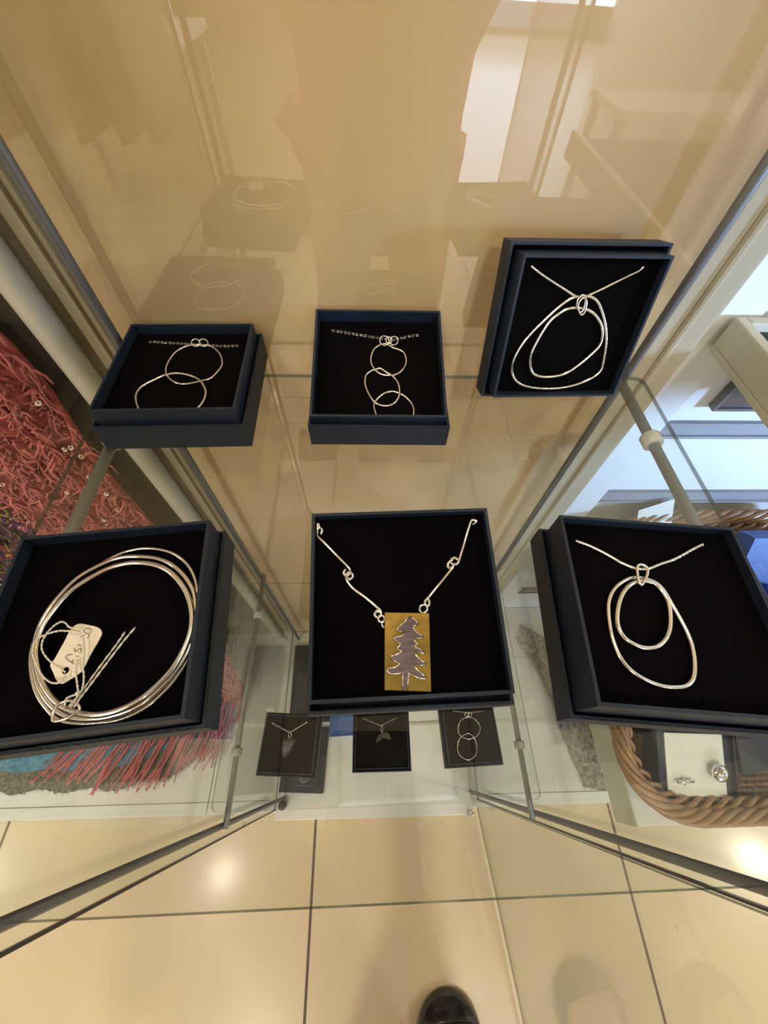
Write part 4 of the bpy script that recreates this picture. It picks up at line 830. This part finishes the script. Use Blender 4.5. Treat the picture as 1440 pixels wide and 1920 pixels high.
# ------------------------------------------------------------------ the person holding the camera
def skinmesh(name, V, E, m, parent, sub=2, label=None):
    me = bpy.data.meshes.new(name); me.from_pydata([v[:3] for v in V], E, []); me.update(); me.materials.append(MT[m])
    o = bpy.data.objects.new(name, me); COL.objects.link(o); o.parent = parent
    me.polygons.foreach_set('use_smooth', [])
    sk = o.modifiers.new('skin', 'SKIN'); sk.use_smooth_shade = True
    sv = me.skin_vertices[0].data
    for i, v in enumerate(V):
        r = v[3]; sv[i].radius = (r, r) if not isinstance(r, tuple) else r
        sv[i].use_root = (i == 0)
    s = o.modifiers.new('sub', 'SUBSURF'); s.levels = sub; s.render_levels = sub
    if label: o['label'] = label
    return o
PS = thing('person', 'person in a tan coat, coral trousers and black flat shoes standing at the open cabinet', 'person', (0.03, -0.60, 0))
def rel(V): return [(x - 0.03, y + 0.60, z, r) for x, y, z, r in V]
ft = [(0.140, -0.395), (-0.085, -0.445)]
V = rel([(0.03, -0.64, 0.84, .13), (0.03, -0.63, 0.97, .12), (0.03, -0.58, 1.13, .115), (0.03, -0.52, 1.27, .125), (0.03, -0.49, 1.38, .06), (0.03, -0.465, 1.44, .052), (0.03, -0.43, 1.52, .082), (0.03, -0.425, 1.585, .07),
  (0.18, -0.51, 1.33, .052), (0.245, -0.40, 1.14, .042), (0.11, -0.17, 1.13, .028), (0.075, -0.10, 1.13, .026), (-0.12, -0.51, 1.33, .052), (-0.20, -0.40, 1.14, .042), (-0.10, -0.17, 1.13, .028), (-0.07, -0.10, 1.13, .026),
  (0.12, -0.63, 0.78, .085), (0.135, -0.60, 0.46, .056), (0.145, -0.64, 0.09, .034), (0.150, -0.655, 0.035, .030), (0.143, -0.53, 0.034, .030), (0.136, -0.43, 0.026, .026),
  (-0.06, -0.65, 0.78, .085), (-0.08, -0.64, 0.46, .056), (-0.09, -0.69, 0.09, .034), (-0.09, -0.705, 0.035, .030), (-0.087, -0.58, 0.034, .030), (-0.085, -0.48, 0.026, .026)])
E_ = [(0, 1), (1, 2), (2, 3), (3, 4), (4, 5), (5, 6), (6, 7), (3, 8), (8, 9), (9, 10), (10, 11), (3, 12), (12, 13), (13, 14), (14, 15), (0, 16), (16, 17), (17, 18), (18, 19), (18, 20), (20, 21), (0, 22), (22, 23), (23, 24), (24, 25), (24, 26), (26, 27)]
base = len(V)
for sx, h in ((1, 11), (-1, 15)):
    hx, hy, hz, _ = V[h]
    for k, (dy, L) in enumerate(((-.012, .9), (.004, 1.0), (.02, .95), (.036, .8))):
        i0 = len(V); V += [(hx - sx * .018, hy + .02 + dy * .6, hz - .01 - k * .012, .0085), (hx - sx * .022, hy + .045 + dy * .3, hz - .012 - k * .014, .0075), (hx - sx * .042 * L, hy + .042, hz - .012 - k * .015, .0062)]
        E_ += [(h, i0), (i0, i0 + 1), (i0 + 1, i0 + 2)]
    i0 = len(V); V += [(hx - sx * .02, hy - .012, hz + .012, .0095), (hx - sx * .045, hy + .004, hz + .014, .0075)]; E_ += [(h, i0), (i0, i0 + 1)]
body = skinmesh('body', V, E_, 'skin', PS)
TV = rel([(0.03, -0.645, 0.86, .15), (0.125, -0.63, 0.76, .105), (0.137, -0.60, 0.46, .082), (0.143, -0.635, 0.16, .078), (-0.065, -0.65, 0.76, .105), (-0.082, -0.64, 0.46, .082), (-0.09, -0.685, 0.16, .078)])
skinmesh('trousers', TV, [(0, 1), (1, 2), (2, 3), (0, 4), (4, 5), (5, 6)], 'trouser', PS, label='coral trousers')
CV = rel([(0.03, -0.645, 0.86, .185), (0.03, -0.635, 0.98, .150), (0.03, -0.585, 1.13, .142), (0.03, -0.525, 1.28, .150), (0.03, -0.495, 1.365, .075), (0.185, -0.515, 1.33, .075), (0.25, -0.41, 1.14, .060), (0.135, -0.215, 1.132, .045), (-0.125, -0.515, 1.33, .075), (-0.205, -0.41, 1.14, .060), (-0.115, -0.215, 1.132, .045), (0.03, -0.65, 0.72, .17)])
skinmesh('coat', CV, [(0, 1), (1, 2), (2, 3), (3, 4), (3, 5), (5, 6), (6, 7), (3, 8), (8, 9), (9, 10), (0, 11)], 'coatm', PS, label='tan coat')
b = BM(); bmesh.ops.create_icosphere(b, subdivisions=4, radius=.112)
for v in b.verts:
    v.co.x *= .92; v.co.z *= 1.12
    if v.co.y > .03: v.co.y = .03 + (v.co.y - .03) * .15
    v.co += v.co.normalized() * .003 * math.sin(v.co.x * 160 + v.co.z * 20)
obj('hair', b, 'hair', PS, smooth=True, loc=(0, 0.155, 1.56), rot=(-.3, 0, 0))
b = BM(); bmesh.ops.create_icosphere(b, subdivisions=2, radius=.012)
for v in b.verts: v.co.z *= 1.5
obj('nose', b, 'skin', PS, smooth=True, loc=(0, 0.268, 1.525))
for sx in (-1, 1):
    b = BM(); bmesh.ops.create_icosphere(b, subdivisions=2, radius=.011); obj('eye', b, 'white', PS, smooth=True, loc=(sx * .031, 0.252, 1.55))
    b = BM(); bmesh.ops.create_icosphere(b, subdivisions=2, radius=.02)
    for v in b.verts: v.co.x *= .4
    obj('ear', b, 'skin', PS, smooth=True, loc=(sx * .088, 0.17, 1.53))
def shoe(x, y, yaw):
    """toe point at x, y; the opening shows the top of the foot"""
    def hwid(t): return .062 * (max(0.0, 1 - abs(1 - t / .30) ** 2.3) ** .5 if t < .30 else 1 - .30 * ((t - .30) / .7) ** 1.2) * (1 if t < .90 else math.sqrt(max(0.05, 1 - ((t - .90) / .105) ** 2)))
    n, mseg = 28, 20; b = BM(); rows = []
    for i in range(n + 1):
        t = .0008 + .9992 * (i / n) ** 1.7; w_ = hwid(min(max(t, .0008), .985)); hgt = .036 * min(1, (t / .16)) ** .5 + .028 * max(0, (t - .55) / .45) ** 1.5
        if t > .97: hgt *= .9
        row = []
        for k in range(mseg + 1):
            a = math.pi * k / mseg; cx = math.cos(a); sz = math.sin(a) ** .6
            zz = .002 + hgt * sz
            if .15 < t < .93: zz = min(zz, .002 + hgt * .80)
            row.append(b.verts.new((w_ * (abs(cx) ** .8) * (1 if cx >= 0 else -1), -t * .245, zz)))
        rows.append(row)
    for i in range(n):
        for k in range(mseg): b.faces.new((rows[i][k], rows[i][k + 1], rows[i + 1][k + 1], rows[i + 1][k]))
        b.faces.new((rows[i][0], rows[i + 1][0], rows[i + 1][mseg], rows[i][mseg]))
    b.faces.new(rows[0]); b.faces.new(rows[-1][::-1])
    s = obj('shoe', b, 'shoe', PS, smooth=True, loc=(x - .03, y + .60, 0), rot=(0, 0, yaw), label='black patent flat shoe')
    b = BM(); Q = []
    for t in [.165, .20, .28, .36, .45, .6, .75, .88, .93]: Q.append((hwid(t) * .80, -t * .245, .034 + (.018 * max(0, (t - .6) / .33))))
    Q = [(0, -.035, .038)] + Q + [(0, -.234, .056)] + [(-x_, y_, z_) for x_, y_, z_ in Q[::-1]]
    tube(b, smoothpts(Q, True, 5), .0022, True, 8); obj('shoe_trim', b, 'shoe', s, smooth=True)
    b = BM(); rows = []
    for i in range(16):
        t = .15 + .71 * i / 15; w_ = hwid(t) * .80; hh = .036 + .016 * ((t - .15) / .71) ** 1.1 + .008 * min(1, i / 3)
        rows.append([b.verts.new((w_ * math.cos(math.pi * k / 12), -t * .245, .022 + (hh - .022) * math.sin(math.pi * k / 12) ** .8)) for k in range(13)])
    for i in range(15):
        for k in range(12): b.faces.new((rows[i][k], rows[i][k + 1], rows[i + 1][k + 1], rows[i + 1][k]))
    b.faces.new(rows[0]); b.faces.new(rows[-1]); obj('foot', b, 'skin', s, smooth=True)
shoe(0.1325, -0.366, math.radians(4)); shoe(-0.085, -0.435, math.radians(-3))
b = BM(); box(b, -.037, .037, -.075, .075, -.009, 0, bev=.002); o = obj('smartphone', b, 'phone'); tag(o, 'black smartphone held out in both hands above the open cabinet', 'phone')
pm = cam.matrix_world.copy(); o.matrix_world = pm @ Matrix.Translation((0.0, -.045, .0125))

# ------------------------------------------------------------------ ceiling fittings and the shop behind, seen in reflections
DL = ['just left of the cabinet', 'behind the viewer on the right', 'above the clothes rail', 'nearest the right hand window', 'nearest the left wall', 'above the low white table', 'above the taller white table', 'deep in the shop, farthest from the cabinet']
for (x, y, p), dl in zip(DOWN, DL):
    t = thing('ceiling_downlight', 'round white ceiling downlight ' + dl, 'ceiling light', (x, y, CEIL), group='round downlights in the shop ceiling')
    b = BM(); lathe(b, [(.095, -.0005), (.11, -.004), (.11, -.010), (.088, -.012), (.088, -.004)], 28); obj('trim_ring', b, 'white', t, smooth=True)
    b = BM(); lathe(b, [(.086, -.003), (.086, -.006)], 24); obj('lamp_disc', b, 'lampglow', t)
def table(x, y, w, l, h, label):
    t = thing('display_table', label, 'table', (x, y, 0)); b = BM(); box(b, -w / 2, w / 2, -l / 2, l / 2, h - .04, h, bev=.003); obj('tabletop', b, 'white', t)
    for sx in (-1, 1):
        for sy in (-1, 1):
            b = BM(); box(b, sx * (w / 2 - .04) - .02, sx * (w / 2 - .04) + .02, sy * (l / 2 - .04) - .02, sy * (l / 2 - .04) + .02, 0, h - .0405); obj('leg', b, 'cream', t)
table(-1.35, -2.6, 0.9, 0.6, 0.72, 'white display table in the middle of the shop behind the viewer')
table(1.9, -2.7, 1.0, 0.5, 0.5, 'low white table added behind the viewer to cast the edge of the daylight')  # out-of-view table, added to cast an edge on the daylit floor
t = thing('clothes_rail', 'metal clothes rail with hanging garments behind the viewer', 'clothes rail', (-1.0, -1.5, 0))
b = BM(); tube(b, [(-.5, 0, 0.02), (-.5, 0, 1.5), (.35, 0, 1.5), (.35, 0, 0.02)], .012, False, 10); tube(b, [(-.5, -.25, .014), (-.5, .25, .014)], .012); tube(b, [(.35, -.25, .014), (.35, .25, .014)], .012); obj('rail_frame', b, 'chrome', t, smooth=True)
for i, (x, m_) in enumerate(((-1.40, 'lace'), (-1.27, 'coatm'), (-1.13, 'card'), (-1.0, 'mat2'), (-.86, 'cream'), (-.75, 'lace'))):
    b = BM(); n = 18; rows = []
    for j in range(9):
        v = j / 8; rows.append([b.verts.new(((.03 + .012 * math.sin(k * 1.4 + i)) * (.6 + .4 * v) * math.cos(2 * math.pi * k / n), (.19 + .05 * v) * math.sin(2 * math.pi * k / n) * (.25 + .75 * min(1, v * 6)), 1.46 - v * .85)) for k in range(n)])
    for j in range(8):
        for k in range(n): b.faces.new((rows[j][k], rows[j][(k + 1) % n], rows[j + 1][(k + 1) % n], rows[j + 1][k]))
    b.faces.new(rows[0]); b.faces.new(rows[-1]); tube(b, [(0, 0, 1.46), (0, 0, 1.485), (0, .012, 1.505), (0, .0, 1.518)], .002, False, 6)
    o = obj('hanging_garment', b, m_, smooth=True); o.location = (x, -1.5, 0)
    tag(o, ['cream lace top at the left end of the rail', 'tan jacket second from the left end of the rail', 'white blouse near the middle of the rail', 'flecked grey cardigan right of the white blouse on the rail', 'beige dress second from the right end of the rail', 'cream lace top at the right end of the rail'][i], 'garment', 'garments on the clothes rail')
